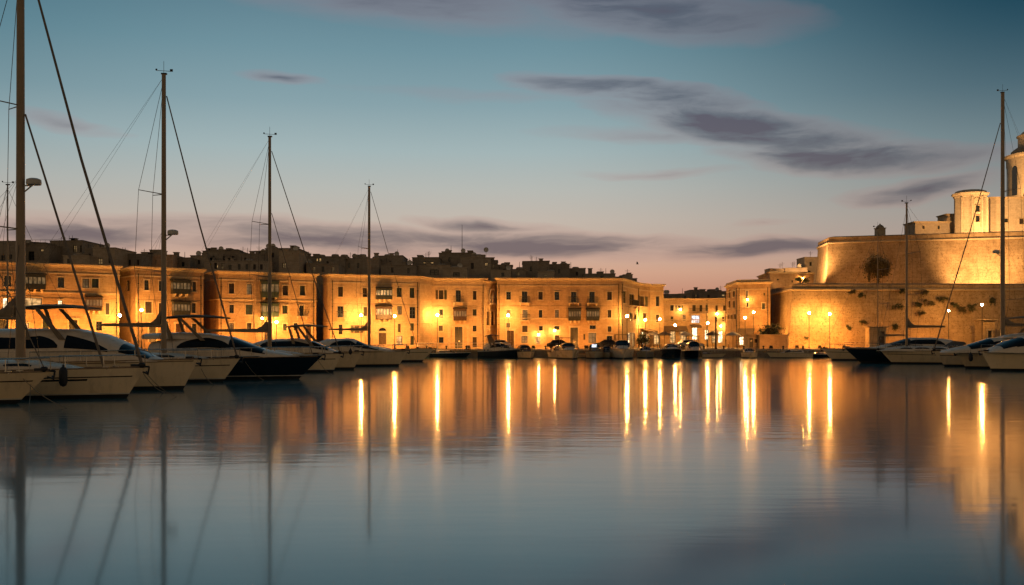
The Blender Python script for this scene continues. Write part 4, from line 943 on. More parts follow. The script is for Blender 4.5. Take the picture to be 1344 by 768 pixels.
# ---------------------------------------------------------------- boats
def hull_fn(L, B, fb, fs, rake, full=.4):
    def sec(s):
        t = max(0, (s-full)/(1-full)); bd = B/2*((1-t**2.4) if s > full else (.86+.14*s/full)); bw = bd*.88*(1-.55*t**1.4)
        zs = fs+(fb-fs)*s**1.7; x = -L+L*s
        return x, bd, bw, zs
    def pt(s, k, side=1, off=0.0):   # k 0 waterline .. 1 sheer
        x, bd, bw, zs = sec(s); y = bw+(bd-bw)*(k**.75) ; return (x+rake*k*s**7+ (off if s > .98 else 0), side*(y+off), zs*k)
    return sec, pt
class Boat:
    """bow towards local +x, stem at the waterline at x = 0"""
    def __init__(s, name, label, cat, bow, rz, L, B, fb, fs, rake, hullmat, group, stripe=True, white_line=False):
        s.L, s.B, s.fb, s.fs, s.rake = L, B, fb, fs, rake
        s.o = thing(name, label, cat, (bow[0], bow[1], 0), group, rz, world=False)
        s.sec, s.pt = hull_fn(L, B, fb, fs, rake); n = 28; m = MB(); rings = []
        for i in range(n+1):
            q = i/n; x, bd, bw, zs = s.sec(q); dr = .6*(1-.8*q**4)
            half = [s.pt(q, 1, 1), s.pt(q, .8, 1), s.pt(q, .55, 1), s.pt(q, .3, 1), s.pt(q, .12, 1), s.pt(q, 0, 1), (x-.25*q**6, bw*.72, -dr*.6), (x-.5*q**6, .02, -dr)]
            rings.append(half+[(p[0], -p[1], p[2]) for p in reversed(half[:-1])])
        m.rings(rings, cap=True, closed=False); s.hull = m.build('hull', hullmat, s.o, True)
        d = MB(); dk = []
        for i in range(n+1):
            q = i/n; x, bd, bw, zs = s.sec(q); xx = x+s.rake*q**7*.97; hb = max(.004, bd*.985-.02); dk.append([(xx, hb, zs-.07), (xx, hb*.5, zs-.02), (xx, 0, zs), (xx, -hb*.5, zs-.02), (xx, -hb, zs-.07)])
        d.rings(dk, cap=False, closed=False); s.deckmesh = d.build('deck', 'deck', s.o, True)
        t = MB()                                            # toe rail following the sheer
        for sd in (1, -1): t.tube([(lambda p: (p[0], p[1], p[2]+.02))(s.pt(i/n, 1, sd)) for i in range(n+1)], .035, 5)
        t.build('toe_rail', 'stripe_white' if hullmat == 'gelcoat_navy' else 'teak', s.o)
        if stripe: s.band(.0, .13, 'boot_stripe', 'antifoul')
        if white_line: s.band(.135, .17, 'waterline_stripe', 'stripe_white')
    def band(s, k0, k1, name, mat, s0=0.0, s1=1.0, off=.012):
        m = MB(); n = 24
        for sd in (1, -1):
            rg = [[s.pt(s0+(s1-s0)*i/n, k, sd, off) for k in (k0, (k0+k1)/2, k1)] for i in range(n+1)]
            m.rings(rg, cap=False, closed=False)
        return m.build(name, mat, s.o, True)
    def zdeck(s, x): q = min(1, max(0, (x+s.L)/s.L)); return s.sec(q)[3]
    def width(s, x): q = min(1, max(0, (x+s.L)/s.L)); return s.sec(q)[1]
    def cabin(s, prof, name='cabin', mat='gelcoat_white', e=3.2, zb=None, parent=None):
        """prof: list of (x, height, half width); lofted with rounded square sections"""
        xs = [p[0] for p in prof]
        def inter(x):
            for a, b in zip(prof[:-1], prof[1:]):
                if a[0] <= x <= b[0]:
                    k = (x-a[0])/max(1e-6, b[0]-a[0]); return [a[i]+(b[i]-a[i])*k for i in (1, 2)]
            return list(prof[-1][1:])
        def surf(x, t, off=0.0):      # t 0..1 from one foot over the roof to the other
            h, w = inter(x); a = PI*t; z0 = (s.zdeck(x)-.08) if zb is None else zb
            c, sn = math.cos(a), math.sin(a); y = (w+off)*math.copysign(abs(c)**(2/e), c)*(1-.10*abs(sn)**2); z = z0+(h+off)*abs(sn)**(2/e)
            return (x, y, z)
        n = 36; m = MB(); rg = []
        for i in range(n+1):
            x = xs[0]+(xs[-1]-xs[0])*i/n; rg.append([surf(x, j/20) for j in range(21)])
        m.rings(rg, cap=True, closed=False); o = m.build(name, mat, s.o, True)
        return o, surf
    def glass(s, surf, cab, x0, x1, lo, hi, name='window', mat='boat_glass', sides=(0, 1), n=16):
        """window on the cabin side between curves lo(k), hi(k) of the section parameter, k 0..1 along"""
        for sd in sides:
            m = MB(); rg = []
            for i in range(n+1):
                k = i/n; a, b = lo(k), hi(k); rg.append([(lambda t: surf(x0+(x1-x0)*k, t if sd == 0 else 1-t, .012))(a+(b-a)*j/4) for j in range(5)])
            m.rings(rg, cap=False, closed=False); m.build(name, mat, cab, True)
    def windscreen(s, surf, cab, x0, x1, t0=.14):
        m = MB(); rg = [[surf(x0+(x1-x0)*i/8, t0+(1-2*t0)*j/16, .014) for j in range(17)] for i in range(9)]
        m.rings(rg, cap=False, closed=False); m.build('windscreen', 'boat_glass', cab, True)
    def pulpit(s, h=.62, back=.22):
        m = MB(); pts = []
        for sd in (1, -1):
            a = [s.pt(1-back*i/6, 1, sd) for i in range(7)]; top = [(p[0]-.05, p[1]*.95, p[2]+h) for p in a]
            m.tube(top, .028, 5)
            for p, q in list(zip(a, top))[::2]: m.tube([p, q], .022, 5)
        m.build('pulpit', 'steel', s.o)
        m = MB()
        for sd in (1, -1):
            st = [s.pt(q/20, 1, sd) for q in range(2, 17, 2)]
            for p in st: m.tube([(p[0], p[1]*.97, p[2]), (p[0], p[1]*.97, p[2]+h)], .014, 4)
            for kk in (1, .55): m.tube([(p[0], p[1]*.97, p[2]+h*kk) for p in st], .008, 4)
        m.build('lifelines', 'steel', s.o)
    def clutter(s, seed=1, a=.45, c=.9):
        rnd = random.Random(seed)
        for k in (a+.12, a+.28):
            x = -s.L+s.L*k; z = s.zdeck(x); m = MB(); m.box(x-.32, x+.32, -.3, .3, z-.03, z+.10); m.box(x-.26, x+.26, -.24, .24, z+.101, z+.13); m.build('hatch', 'boat_glass', s.o)
        for sd in (1, -1):
            for k in (.12, .2, .5, .93):
                x, y, z = s.pt(k, 1, sd); m = MB(); m.box(x-.16, x+.16, y*.93-.03, y*.93+.03, z+.05, z+.09); m.box(x-.06, x+.06, y*.93-.025, y*.93+.025, z-.06, z+.05); m.build('cleat', 'steel', s.o)
            for k in (.16, .24):
                x, y, z = s.pt(k, 1, sd); m = MB(); m.lathe([(.14, -.1), (.12, .05), (.08, .12), (.13, .24), (.03, .26)], (x, y*.82, z), 10); m.build('winch', 'steel', s.o, True)
            for k in (rnd.uniform(.3, .4), rnd.uniform(.55, .7)):
                x, y, z = s.pt(k, 1, sd); m = MB(); pts = [(x+.3*math.cos(j*.7)*(1-.012*j), y*.8+.2*math.sin(j*.7)*(1-.012*j), z-.02+.004*j) for j in range(30)]; m.tube(pts, .03, 4); m.build('rope_coil', 'rope', s.o)
    def anchor(s):
        m = MB(); x, y, z = s.pt(1, 1); m.tube([(x-.6, 0, z+.05), (x+.18, 0, z+.03)], .05, 6); m.tube([(x+.18, 0, z+.03), (x+.12, .0, z-.3)], .045, 6)
        m.tube([(x-.05, -.24, z-.22), (x+.12, 0, z-.33), (x-.05, .24, z-.22)], .045, 6); m.box(x-.7, x-.3, -.14, .14, z, z+.16); m.build('anchor', 'rubber', s.o)

def sailboat(label, bow, d_dir, L, B, fb, fs, rake, mx, mtop, mr, hullmat='gelcoat', name='sailboat', inner=None, spread=(.38, .66), radar=None, boomlen=5, boomz=3.9, stay_top=.97, group=None, rz=0, sail='canvas_tan', furl=.075, white_line=True, backstay=True, winda=True, radar_side=1, cover=True, shrouds=True, forest_x=None):
    b = Boat(name, label, 'sailboat', bow, (0 if d_dir > 0 else PI)+rz, L, B, fb, fs, rake, hullmat, group, True, white_line)
    b.pulpit(); b.anchor(); b.clutter(int(L*10+mtop))
    b.band(.70, .735, 'cove_line', 'boat_glass', .30, .985, .013)
    w = B*.30
    cab, sf = b.cabin([(mx-4.6, .02, w*.7), (mx-4.4, .62, w), (mx-2, .66, w), (mx+.8, .52, w*.9), (mx+2.2, .30, w*.7), (mx+3.3, .03, w*.4)], 'coachroof', 'gelcoat_white', 3.0)
    for x0, x1 in ((mx-4.0, mx-2.4), (mx-2.1, mx-.5), (mx-.2, mx+1.1)):
        b.glass(sf, cab, x0, x1, lambda k: .12, lambda k: .12+.11*max(.12, math.sin(PI*min(1, max(0, k))))**.35)
    # sprayhood over the companionway and wheel pedestal
    hood, _ = b.cabin([(mx-6.4, 1.25, w*.95), (mx-5.4, 1.32, w*.98), (mx-4.9, 1.05, w*.95), (mx-4.3, .55, w*.9)], 'sprayhood', 'canvas', 2.6)
    zd = b.zdeck(mx)
    m = MB(); m.tube([(mx, 0, zd-.1), (mx, 0, mtop*.5), (mx, 0, mtop)], mr, 12, mr*.72); mast = m.build('mast', 'spar', b.o, True)
    mm = MB(); mm.tube([(mx, 0, mtop), (mx, 0, mtop+.9)], .014, 4); mm.tube([(mx-.5, 0, mtop+.28), (mx+.5, 0, mtop+.22)], .02, 4); mm.ball((mx-.5, 0, mtop+.34), .07, 6); mm.box(mx+.42, mx+.6, -.03, .03, mtop+.2, mtop+.36); mm.box(mx-.16, mx+.2, -.1, .1, mtop, mtop+.1)
    mm.build('wind_vane', 'iron', mast)
    for k in spread:
        z = zd+(mtop-zd)*k; ln = B*.40*(1.15-.5*k); m = MB()
        for sd in (1, -1): m.tube([(mx, 0, z), (mx-ln*.75, sd*ln*.8, z+.12)], .035, 5, .025)
        m.build('spreader', 'spar', mast)
    if shrouds:
        m = MB()
        for sd in (1, -1):
            cp = (mx-.6, sd*b.width(mx)*.93, zd); pts = [cp]
            for k in spread: z = zd+(mtop-zd)*k; ln = B*.40*(1.15-.5*k); pts.append((mx-ln*.75, sd*ln*.8, z+.12))
            pts.append((mx, 0, mtop*.985)); m.tube(pts, .016, 4)
            m.tube([(mx+.2, sd*b.width(mx)*.9, zd), (mx, 0, zd+(mtop-zd)*spread[0])], .014, 4)
        if backstay:
            for sd in (1, -1): m.tube([(mx-.05, 0, mtop*.99), (-L+.4, sd*B*.2, b.zdeck(-L)+.1)], .007, 4)
        m.build('shrouds', 'wire', b.o)
    fx = (rake*.8 if forest_x is None else forest_x)
    m = MB(); m.tube([(fx, 0, b.zdeck(0)+.15), (fx, 0, b.zdeck(0)+.16), (fx+(mx-fx)*.5, 0, b.zdeck(0)+(mtop*stay_top-b.zdeck(0))*.5), (mx+mr, 0, mtop*stay_top)], furl, 8, furl*.55); m.build('furled_jib', 'furled_sail', b.o, True)
    dm = MB(); dm.lathe([(.13, 0), (.16, .05), (.16, .2), (.1, .25)], (fx, 0, b.zdeck(0)-.02), 10); dm.build('furling_drum', 'iron', b.o, True)
    if inner:
        ix, iz = inner; m = MB(); m.tube([(ix, 0, b.zdeck(ix)), (mx+mr, 0, iz)], furl*.7, 7, furl*.45); m.build('inner_forestay', 'furled_sail', b.o, True)
    if radar:
        m = MB(); s_ = radar_side; m.lathe([(.05, -.12), (.34, -.1), (.36, .0), (.34, .16), (.2, .22), (.02, .24)], (mx+s_*(mr+.42), 0, radar), 14); m.tube([(mx+s_*mr*.8, 0, radar-.45), (mx+s_*(mr+.35), 0, radar-.12)], .04, 5); m.box(*sorted((mx+s_*mr*.7, mx+s_*(mr+.35))), -.05, .05, radar-.17, radar-.11); m.build('radar', 'plastic_white', mast, True)
    m = MB(); m.tube([(mx, 0, boomz), (mx-boomlen, 0, boomz+.1)], .085, 8); boom = m.build('boom', 'spar', b.o, True)
    if cover:
        m = MB(); rg = []
        for i in range(12):
            k = i/11; x = mx-mr-.02-(boomlen-.4)*k; h = .10+.85*max(0, 1-k*7)**1.2+.07*(1-k); wv = .12*(1-.45*k)
            rg.append([(x, wv*.45, boomz+.06), (x, wv, boomz+.2), (x, wv*.7, boomz+.12+h*.5), (x, .03, boomz+.1+h), (x, -wv*.7, boomz+.12+h*.5), (x, -wv, boomz+.2), (x, -wv*.45, boomz+.06)])
        m.rings(rg); m.build('sail_cover', sail, boom, True)
        m = MB()
        for k in (.3, .6, .9):
            m.tube([(mx-boomlen*k, 0, boomz+.5), (mx-.1, 0, zd+(mtop-zd)*.45)], .008, 3)
        m.build('lazy_jacks', 'wire', boom)
    return b

def motor_yacht(label, bow, d_dir, L, B, fb, fs, rake, cab, hullmat='gelcoat_white', name='motor_yacht', windows='oval', hardtop=None, fly=None, group=None, rz=0, white_line=False, rail=True, hullwin=True, screen=None, arch=None, cat='motor yacht', fly_mat='gelcoat_white'):
    """cab: profile of the deckhouse; hardtop: (x0, x1, z); fly: profile of the flybridge coaming"""
    b = Boat(name, label, cat, bow, (0 if d_dir > 0 else PI)+rz, L, B, fb, fs, rake, hullmat, group, True, white_line)
    if rail: b.pulpit(.6, .45)
    b.anchor(); b.clutter(int(L*10+fb*7), .5)
    b.band(.93, .965, 'rubbing_strake', 'teak', .0, .99, .03)
    o, sf = b.cabin(cab)
    x0, x1 = cab[0][0], cab[-1][0]; ln = x1-x0
    if windows == 'oval':
        b.glass(sf, o, x0+ln*.20, x0+ln*.56, lambda k: .09, lambda k: .09+.19*math.sin(PI*min(1, max(0, k*.98+.01)))**.55)
        b.glass(sf, o, x0+ln*.59, x0+ln*.78, lambda k: .09, lambda k: .09+.17*(1-.75*k**1.6))
    elif windows == 'band':
        b.glass(sf, o, x0+ln*.12, x0+ln*.80, lambda k: .10, lambda k: .10+.18*min(1, k*8+.15)*(1-.7*k**3))
    if screen: b.windscreen(sf, o, screen[0], screen[1], .12)
    if fly:
        f, ff = b.cabin(fly[1:], 'flybridge', fly_mat, 3.0, zb=fly[0])
    if hardtop:
        hx0, hx1, hz = hardtop; w = B*.36; m = MB(); rg = []
        for i in range(15):
            k = i/14; x = hx0+(hx1-hx0)*k; ww = w*(1-.35*(2*k-1)**4); zz = hz+.10*math.sin(PI*k); th = .05+.06*math.sin(PI*k)
            rg.append([(x, ww, zz), (x, ww*.6, zz+th), (x, 0, zz+th*1.3), (x, -ww*.6, zz+th), (x, -ww, zz), (x, -ww*.6, zz-.06), (x, 0, zz-.06), (x, ww*.6, zz-.06)])
        m.rings(rg); ht = m.build('hardtop', 'canvas_tan' if hullmat != 'gelcoat_navy' else 'canvas', b.o, True)
        zb_ = (fly[0]+.2) if fly else b.zdeck(hx0)+1.0
        for sd in (1, -1):
            for xa, xb, wd in ((hx0+.3, hx0+.8, .28), (hx0+(hx1-hx0)*.30, hx0+(hx1-hx0)*.68, .34)):
                m = MB(); m.hexa([(xb, sd*w*.95-.04, zb_-.3), (xb+wd, sd*w*.95-.04, zb_-.3), (xb+wd, sd*w*.95+.04, zb_-.3), (xb, sd*w*.95+.04, zb_-.3), (xa, sd*w*.85-.04, hz+.02), (xa+wd*.7, sd*w*.85-.04, hz+.02), (xa+wd*.7, sd*w*.85+.04, hz+.02), (xa, sd*w*.85+.04, hz+.02)])
                m.build('hardtop_support', 'canvas_tan', ht)
    if hullwin: b.band(.62, .74, 'hull_window', 'boat_glass', .45, .68, .014)
    return b

GL = 'boats moored in a row on the left'; GRT = 'boats moored in a row on the right'
def bowpt(px, wl): d = EYE*F/(wl-443); return ((px-672)/F*d, d)
def ppm(wl): return (wl-443)/EYE
# 1 nearest, only its bow in view
b1 = sailboat('nearest tan sailboat whose bow alone shows at the left edge', bowpt(22, 530), 1, 15, 4.4, 1.45, 1.15, 1.55, -6.6, 19, .10, 'gelcoat_sand', group=GL, backstay=False, cover=True, boomz=3.2, shrouds=True, furl=.03)
# 2 sailboat with the huge mast
bx, by = bowpt(166, 522.5); s2 = ppm(522.5)
X2 = lambda px: (px-672)/s2-bx
b2 = sailboat('tan sailboat with the tallest thick mast and a dark fender at its side', (bx, by), 1, 19, 5.0, 1.52, 1.25, .95, X2(27), 22.5, .235, 'gelcoat', group=GL,
    inner=(X2(137), Z(150, by)), radar=Z(240, by), boomlen=7, boomz=3.95, furl=.10, stay_top=.985, spread=(.33, .62), sail='canvas_tan')
b2.band(.60, .66, 'hull_window', 'boat_glass', .78, .90, .014)
# 3 motor yacht behind it
bx, by = bowpt(240, 511.5); s3 = ppm(511.5); X3 = lambda px: (px-672)/s3-bx
b3 = motor_yacht('big white motor yacht with a long arched side window and a hardtop', (bx, by), 1, 17, 5.0, 1.75, 1.5, .9,
    [(X3(-60), 1.7, 1.9), (X3(20), 1.92, 2.0), (X3(100), 1.95, 1.95), (X3(140), 1.62, 1.75), (X3(175), .9, 1.45), (X3(205), .22, 1.05), (X3(216), .03, .8)], 'gelcoat', group=GL,
    hardtop=(X3(34), X3(124), Z(405, by)), fly=(Z(434, by)-.42, (X3(-30), .5, 1.5), (X3(40), .55, 1.6), (X3(110), .5, 1.4), (X3(135), .05, 1.0)), screen=(X3(168), X3(203)))
# 4 sailboat
bx, by = bowpt(292, 501.5); s4 = ppm(501.5); X4 = lambda px: (px-672)/s4-bx
b4 = sailboat('cream sailboat with the second tall mast carrying a radar dome', (bx, by), 1, 17, 4.7, 1.6, 1.3, 1.2, X4(215), Z(98, by), .19, 'gelcoat', group=GL, radar=Z(306, by), boomlen=4.2, boomz=3.75, furl=.075, stay_top=.93, spread=(.31, .58))
# 5 navy motor yacht
bx, by = bowpt(392, 497.5); s5 = ppm(497.5); X5 = lambda px: (px-672)/s5-bx
b5 = motor_yacht('navy-hulled motor yacht with a white cabin and a pale waterline stripe', (bx, by), 1, 17, 4.9, 1.72, 1.55, 1.75,
    [(X5(205), 1.2, 1.8), (X5(235), 1.55, 1.9), (X5(280), 1.68, 1.9), (X5(305), 1.5, 1.8), (X5(335), .85, 1.5), (X5(352), .5, 1.3), (X5(385), .12, .9), (X5(395), .03, .6)], 'gelcoat_navy', group=GL,
    hardtop=(X5(218), X5(298), Z(417.5, by)), fly=(Z(437, by)-.45, (X5(195), .4, 1.4), (X5(240), .5, 1.5), (X5(280), .4, 1.3), (X5(296), .05, 1.0)), white_line=True, screen=(X5(308), X5(350)), hullwin=False)
# 6 sailboat
bx, by = bowpt(437, 488.5); s6 = ppm(488.5); X6 = lambda px: (px-672)/s6-bx
b6 = sailboat('pale sailboat with the third mast and a double forestay', (bx, by), 1, 17, 4.7, 1.6, 1.3, .75, X6(354), Z(180, by), .17, 'gelcoat', group=GL, inner=(X6(410), Z(280, by)), boomlen=5.6, boomz=3.5, furl=.06, stay_top=.94, spread=(.36, .60))
# 7 motor yacht
bx, by = bowpt(464, 485); s7 = ppm(485); X7 = lambda px: (px-672)/s7-bx
b7 = motor_yacht('white motor yacht with a slanting hardtop on wide struts, between third and fourth masts', (bx, by), 1, 16, 4.7, 1.65, 1.4, .8,
    [(X7(330), 1.0, 1.7), (X7(350), 1.4, 1.8), (X7(392), 1.5, 1.8), (X7(415), 1.1, 1.6), (X7(436), .4, 1.2), (X7(450), .03, .8)], 'gelcoat_sand', group=GL, hardtop=(X7(378), X7(428), Z(429, by)), screen=(X7(412), X7(434)), windows='band')
# 8 motor yacht
bx, by = bowpt(523, 480.5); s8 = ppm(480.5); X8 = lambda px: (px-672)/s8-bx
b8 = motor_yacht('long sand-coloured motor yacht with a small oval side window, before the fourth mast', (bx, by), 1, 15, 4.6, 1.62, 1.4, 1.0,
    [(X8(415), 1.0, 1.6), (X8(430), 1.45, 1.75), (X8(462), 1.5, 1.75), (X8(482), .75, 1.4), (X8(505), .32, 1.0), (X8(522), .03, .6)], 'gelcoat_sand', group=GL, screen=(X8(470), X8(486)))
# 9 sailboat
bx, by = bowpt(554, 474.8); s9 = ppm(474.8); X9 = lambda px: (px-672)/s9-bx
b9 = sailboat('farthest left sailboat, with the fourth mast standing before the arched door', (bx, by), 1, 17, 4.6, 1.62, 1.35, 1.5, X9(484.5), Z(245, by), .20, 'gelcoat_sand', group=GL, boomlen=5, boomz=3.9, furl=.05, stay_top=.97, spread=(.34, .62), radar=None, sail='canvas_tan', forest_x=-.6)
# thin far mast at the very left belongs to a boat behind
bx, by = (-49.0, 97); b10 = sailboat('small sailboat with a thin mast, mostly hidden at the far left', (bx+7, by), 1, 12, 3.8, 1.3, 1.1, .8, (10-672)/F*by-bx-7, Z(243, by), .09, 'gelcoat', group=GL, boomlen=4, boomz=3.2, furl=.03)

# right row, bows to the left
def rightboat(px, wl):
    bx, by = bowpt(px, wl); s = ppm(wl); return (bx, by), (lambda q: -((q-672)/s-bx))
(bw, XR) = rightboat(1092, 473); r1 = sailboat('small pale sailboat, leftmost of the right row', bw, -1, 12, 3.9, 1.55, 1.2, 1.3, XR(1152), Z(300, bw[1]), .07, 'gelcoat_sand', group=GRT, boomlen=3.5, boomz=3.2, furl=.03, cover=True, shrouds=True, backstay=False, white_line=False)
(bw, XR) = rightboat(1130, 476.5); r2 = motor_yacht('navy-hulled motor yacht in the right row', bw, -1, 14, 4.5, 1.8, 1.5, 2.0,
    [(XR(1245), 1.3, 1.7), (XR(1225), 1.5, 1.75), (XR(1195), 1.45, 1.7), (XR(1172), .8, 1.4), (XR(1150), .25, 1.0), (XR(1138), .03, .6)], 'gelcoat_navy', group=GRT, hullwin=False, windows='band', screen=(XR(1190), XR(1166)))
(bw, XR) = rightboat(1172, 477.5); r3 = sailboat('sand-coloured sailboat with the thinner right mast and a dark sail boom', bw, -1, 14, 4.3, 1.55, 1.3, 1.5, XR(1190), Z(267, bw[1]), .14, 'gelcoat_sand', group=GRT, boomlen=4.4, boomz=4.15, furl=.03, forest_x=1.7, stay_top=.93, white_line=False)
(bw, XR) = rightboat(1240, 481); r4 = sailboat('large sailboat with the tall right mast and a long diagonal forestay', bw, -1, 17, 4.8, 1.6, 1.4, 1.2, XR(1316), Z(122, bw[1]), .24, 'gelcoat_sand', group=GRT, boomlen=6, boomz=4.2, furl=.08, stay_top=.89, forest_x=1.1, spread=(.20, .62), radar=Z(331, bw[1]), white_line=False)
(bw, XR) = rightboat(1302, 487); r5 = motor_yacht('white motor yacht with long dark side windows at the right edge', bw, -1, 16, 4.8, 1.75, 1.5, 1.0,
    [(XR(1440), 1.3, 1.8), (XR(1400), 1.65, 1.9), (XR(1345), 1.6, 1.85), (XR(1320), 1.0, 1.6), (XR(1300), .3, 1.1), (XR(1294), .03, .7)], 'gelcoat', group=GRT, windows='band', screen=(XR(1336), XR(1308)), hardtop=None, fly=None, hullwin=False)
(bw, XR) = rightboat(1268, 483.5); r6 = motor_yacht('cream motor yacht with a dark flybridge roof, second from the right edge', bw, -1, 15, 4.5, 1.6, 1.4, 1.0,
    [(XR(1390), 1.3, 1.7), (XR(1360), 1.6, 1.75), (XR(1300), 1.5, 1.7), (XR(1272), .8, 1.4), (XR(1240), .25, 1.0), (XR(1236), .03, .6)], 'gelcoat_sand', group=GRT, windows='band', screen=(XR(1296), XR(1266)), hardtop=(XR(1390), XR(1322), Z(418, bw[1])), fly=(Z(436, bw[1])-.55, (XR(1390), .5, 1.4), (XR(1350), .55, 1.4), (XR(1322), .3, 1.2), (XR(1312), .05, 1.0)), hullwin=False)

# fenders hanging from the rails
def fender(px, py, wl_boat, d_off, label, h=1.0, r=.16, top=None):
    d = EYE*F/(wl_boat-443)-d_off; c = P(px, py, d); t = thing('fender', label, 'fender', tuple(c), 'dark fenders hung over the side', world=True)
    m = MB(); m.lathe([(.02, -h/2), (r*.7, -h/2+.06), (r, -h/2+.2), (r, h/2-.2), (r*.7, h/2-.06), (.05, h/2), (.04, h/2+.1)], c, 12); m.build('body', 'rubber', t, True)
    m = MB(); m.tube([(c.x, c.y, c.z+h/2+.08), (c.x, c.y+.05, c.z+h/2+.55)], .015, 4); m.build('lanyard', 'rope', t)
fender(83, 494.5, 522.5, 2.35, 'dark fender on the side of the tan sailboat with the tallest mast', .95, .19)
fender(1274, 469, 483.5, 2.2, 'dark fender on the cream motor yacht in the right row', .8, .2)
fender(1120, 463.5, 473, 1.4, 'small dark fender on the leftmost boat of the right row', .5, .14)
fender(460, 462, 485, 1.6, 'small round dark fender on the white yacht left of the fourth mast', .5, .17)

# mooring lines running from the bows into the water
def line(x0, y0, x1, y1, wl, label):
    d0 = EYE*F/(wl-443); a = P(x0, y0, d0-.1); z1 = EYE*F/(y1-443); b = P(x1, y1, z1); m = MB()
    pts = [a+(b-a)*k-Vector((0, 0, .18*math.sin(PI*k))) for k in [i/10 for i in range(11)]]; m.tube(pts, .018, 4)
    tag(m.build('mooring_line', 'rope', None, loc=tuple(a)), label, 'mooring line', 'mooring lines from the bows')
line(27, 494, 88, 536, 530, 'mooring line slanting right from the bow of the nearest tan sailboat')
line(40, 505, 38, 541, 530, 'mooring line dropping straight down near the nearest tan bow')
line(190, 488, 232, 521, 522.5, 'upper mooring line from the bow of the tallest-masted sailboat')
line(188, 490, 216, 515, 522.5, 'lower mooring line from the bow of the tallest-masted sailboat')
line(264, 484, 281, 505, 511.5, 'mooring line slanting from the bow of the big white motor yacht')
line(322, 475, 346, 499, 501.5, 'mooring line crossing the side of the navy yacht from the cream bow')
line(417, 472, 436, 492, 497.5, 'mooring line from the bow of the navy yacht with white cabin')

# pontoons the two rows are tied to
for nm_, x0, x1, y0, y1, lab in (('pontoon', -40.5, -37.5, 30, 104, 'long floating pontoon behind the sterns of the left row'), ('pontoon', 66, 69, 78, 146, 'long floating pontoon behind the sterns of the right row')):
    t = thing(nm_, lab, 'pontoon', ((x0+x1)/2, (y0+y1)/2, 0)); m = MB(); m.box(x0, x1, y0, y1, -.3, .42); m.build('float', 'quay_stone', t)
    m = MB(); n = int((y1-y0)/.5)
    for i in range(n): m.box(x0-.05, x1+.05, y0+(y1-y0)*i/n+.01, y0+(y1-y0)*(i+1)/n-.01, .423, .47)
    m.build('decking', 'teak', t)

# small boats along the far quay
GQ = 'small boats tied along the far quay'
def cruiser(label, px, wl, L, B, heading, hullmat, hard=False, fb=1.15, top=1.5, cabmat='gelcoat_white', cool=False):
    X, Y = bowpt(px, wl); b = Boat('motor_boat', label, 'motor boat', (X, Y), heading, L, B, fb, fb*.85, .7, hullmat, GQ, True, False)
    o, sf = b.cabin([(-L*.80, top*.8, B*.30), (-L*.72, top, B*.34), (-L*.45, top*.95, B*.33), (-L*.30, top*.35, B*.26), (-L*.14, .04, B*.14)], 'cabin', cabmat, 3.2)
    b.glass(sf, o, -L*.74, -L*.45, lambda k: .12, lambda k: .12+.16*(1-.4*k**2)); b.windscreen(sf, o, -L*.46, -L*.32, .10)
    b.pulpit(.5, .3)
    if hard:
        m = MB(); m.box(-L*.82, -L*.50, -B*.3, B*.3, fb+top+.45, fb+top+.54)
        for xx in (-L*.8, -L*.52):
            for sd in (-1, 1): m.tube([(xx, sd*B*.27, fb+top-.3), (xx, sd*B*.27, fb+top+.46)], .04, 5)
        m.build('hardtop', 'canvas', b.o)
    if cool:
        m = MB(); m.box(-L*.40, -L*.34, -B*.16, B*.10, fb+.55, fb+.98); m.build('lit_screen', 'pane_cool', b.o)
    return b
TOCAM = -PI/2
cruiser('low dark tender with a white hoop near the farthest left sailboat bow', 612, 469.5, 5.5, 2.1, R(8), 'gelcoat_navy', False, .75, .55)
motor_yacht('dark-hulled motor cruiser with a slanted radar arch lying along the far quay', bowpt(684, 470.3), 1, 6.2, 2.6, 1.35, 1.0, .55,
    [(-5.4, .7, .85), (-4.6, 1.15, .95), (-3.2, 1.3, .95), (-2.0, .8, .8), (-1.0, .25, .5), (-.5, .03, .3)], 'gelcoat_navy', name='motor_boat', cat='motor boat', group=GQ, hardtop=(-5.2, -3.2, 3.2), screen=(-2.9, -1.7), hullwin=False, rail=True, rz=R(-4))
cruiser('small cabin boat with a dark canopy right of the dark-hulled cruiser', 696, 470.8, 6, 2.7, TOCAM+R(14), 'gelcoat_sand', False, 1.0, 1.1, 'canvas')
cruiser('low open boat left of the tall black door reflection', 724, 469.5, 5, 2.0, R(176), 'gelcoat_sand', False, .7, .3)
cruiser('wide pale cabin boat moored below the tall black door', 751, 471.5, 8, 3.2, TOCAM+R(5), 'gelcoat_sand', True, 1.25, 1.2)
cruiser('boat with a cool bluish lit screen in its cabin', 781, 471, 7, 2.7, TOCAM-R(4), 'gelcoat', False, 1.05, 1.25, 'canvas', True)
cruiser('white flybridge cruiser with a broad dark windscreen moored bow-out', 818, 471.3, 9, 3.5, TOCAM-R(4), 'gelcoat_white', True, 1.4, 1.5)
cruiser('black-hulled boat with a small cabin on the quay below the little tree', 885, 471.3, 8, 2.9, TOCAM-R(3), 'gelcoat_navy', False, 1.45, .9)
cruiser('dark-hulled cabin cruiser right of the black-hulled boat', 916, 471, 8, 2.8, TOCAM-R(2), 'gelcoat_navy', True, 1.2, 1.5)
cruiser('little pale cabin boat at the quay below the fort kiosk', 985, 470.3, 5.5, 2.4, TOCAM-R(10), 'gelcoat', False, .85, .75)
cruiser('low dark dinghy lying left of the right row bows', 1048, 469.8, 6.5, 2.0, PI+R(4), 'gelcoat_navy', False, .6, .35)
cruiser('pale cabin boat moored between the small canopy boat and the tall black door', 738, 470.6, 6, 2.4, TOCAM+R(8), 'gelcoat', False, .95, 1.0)
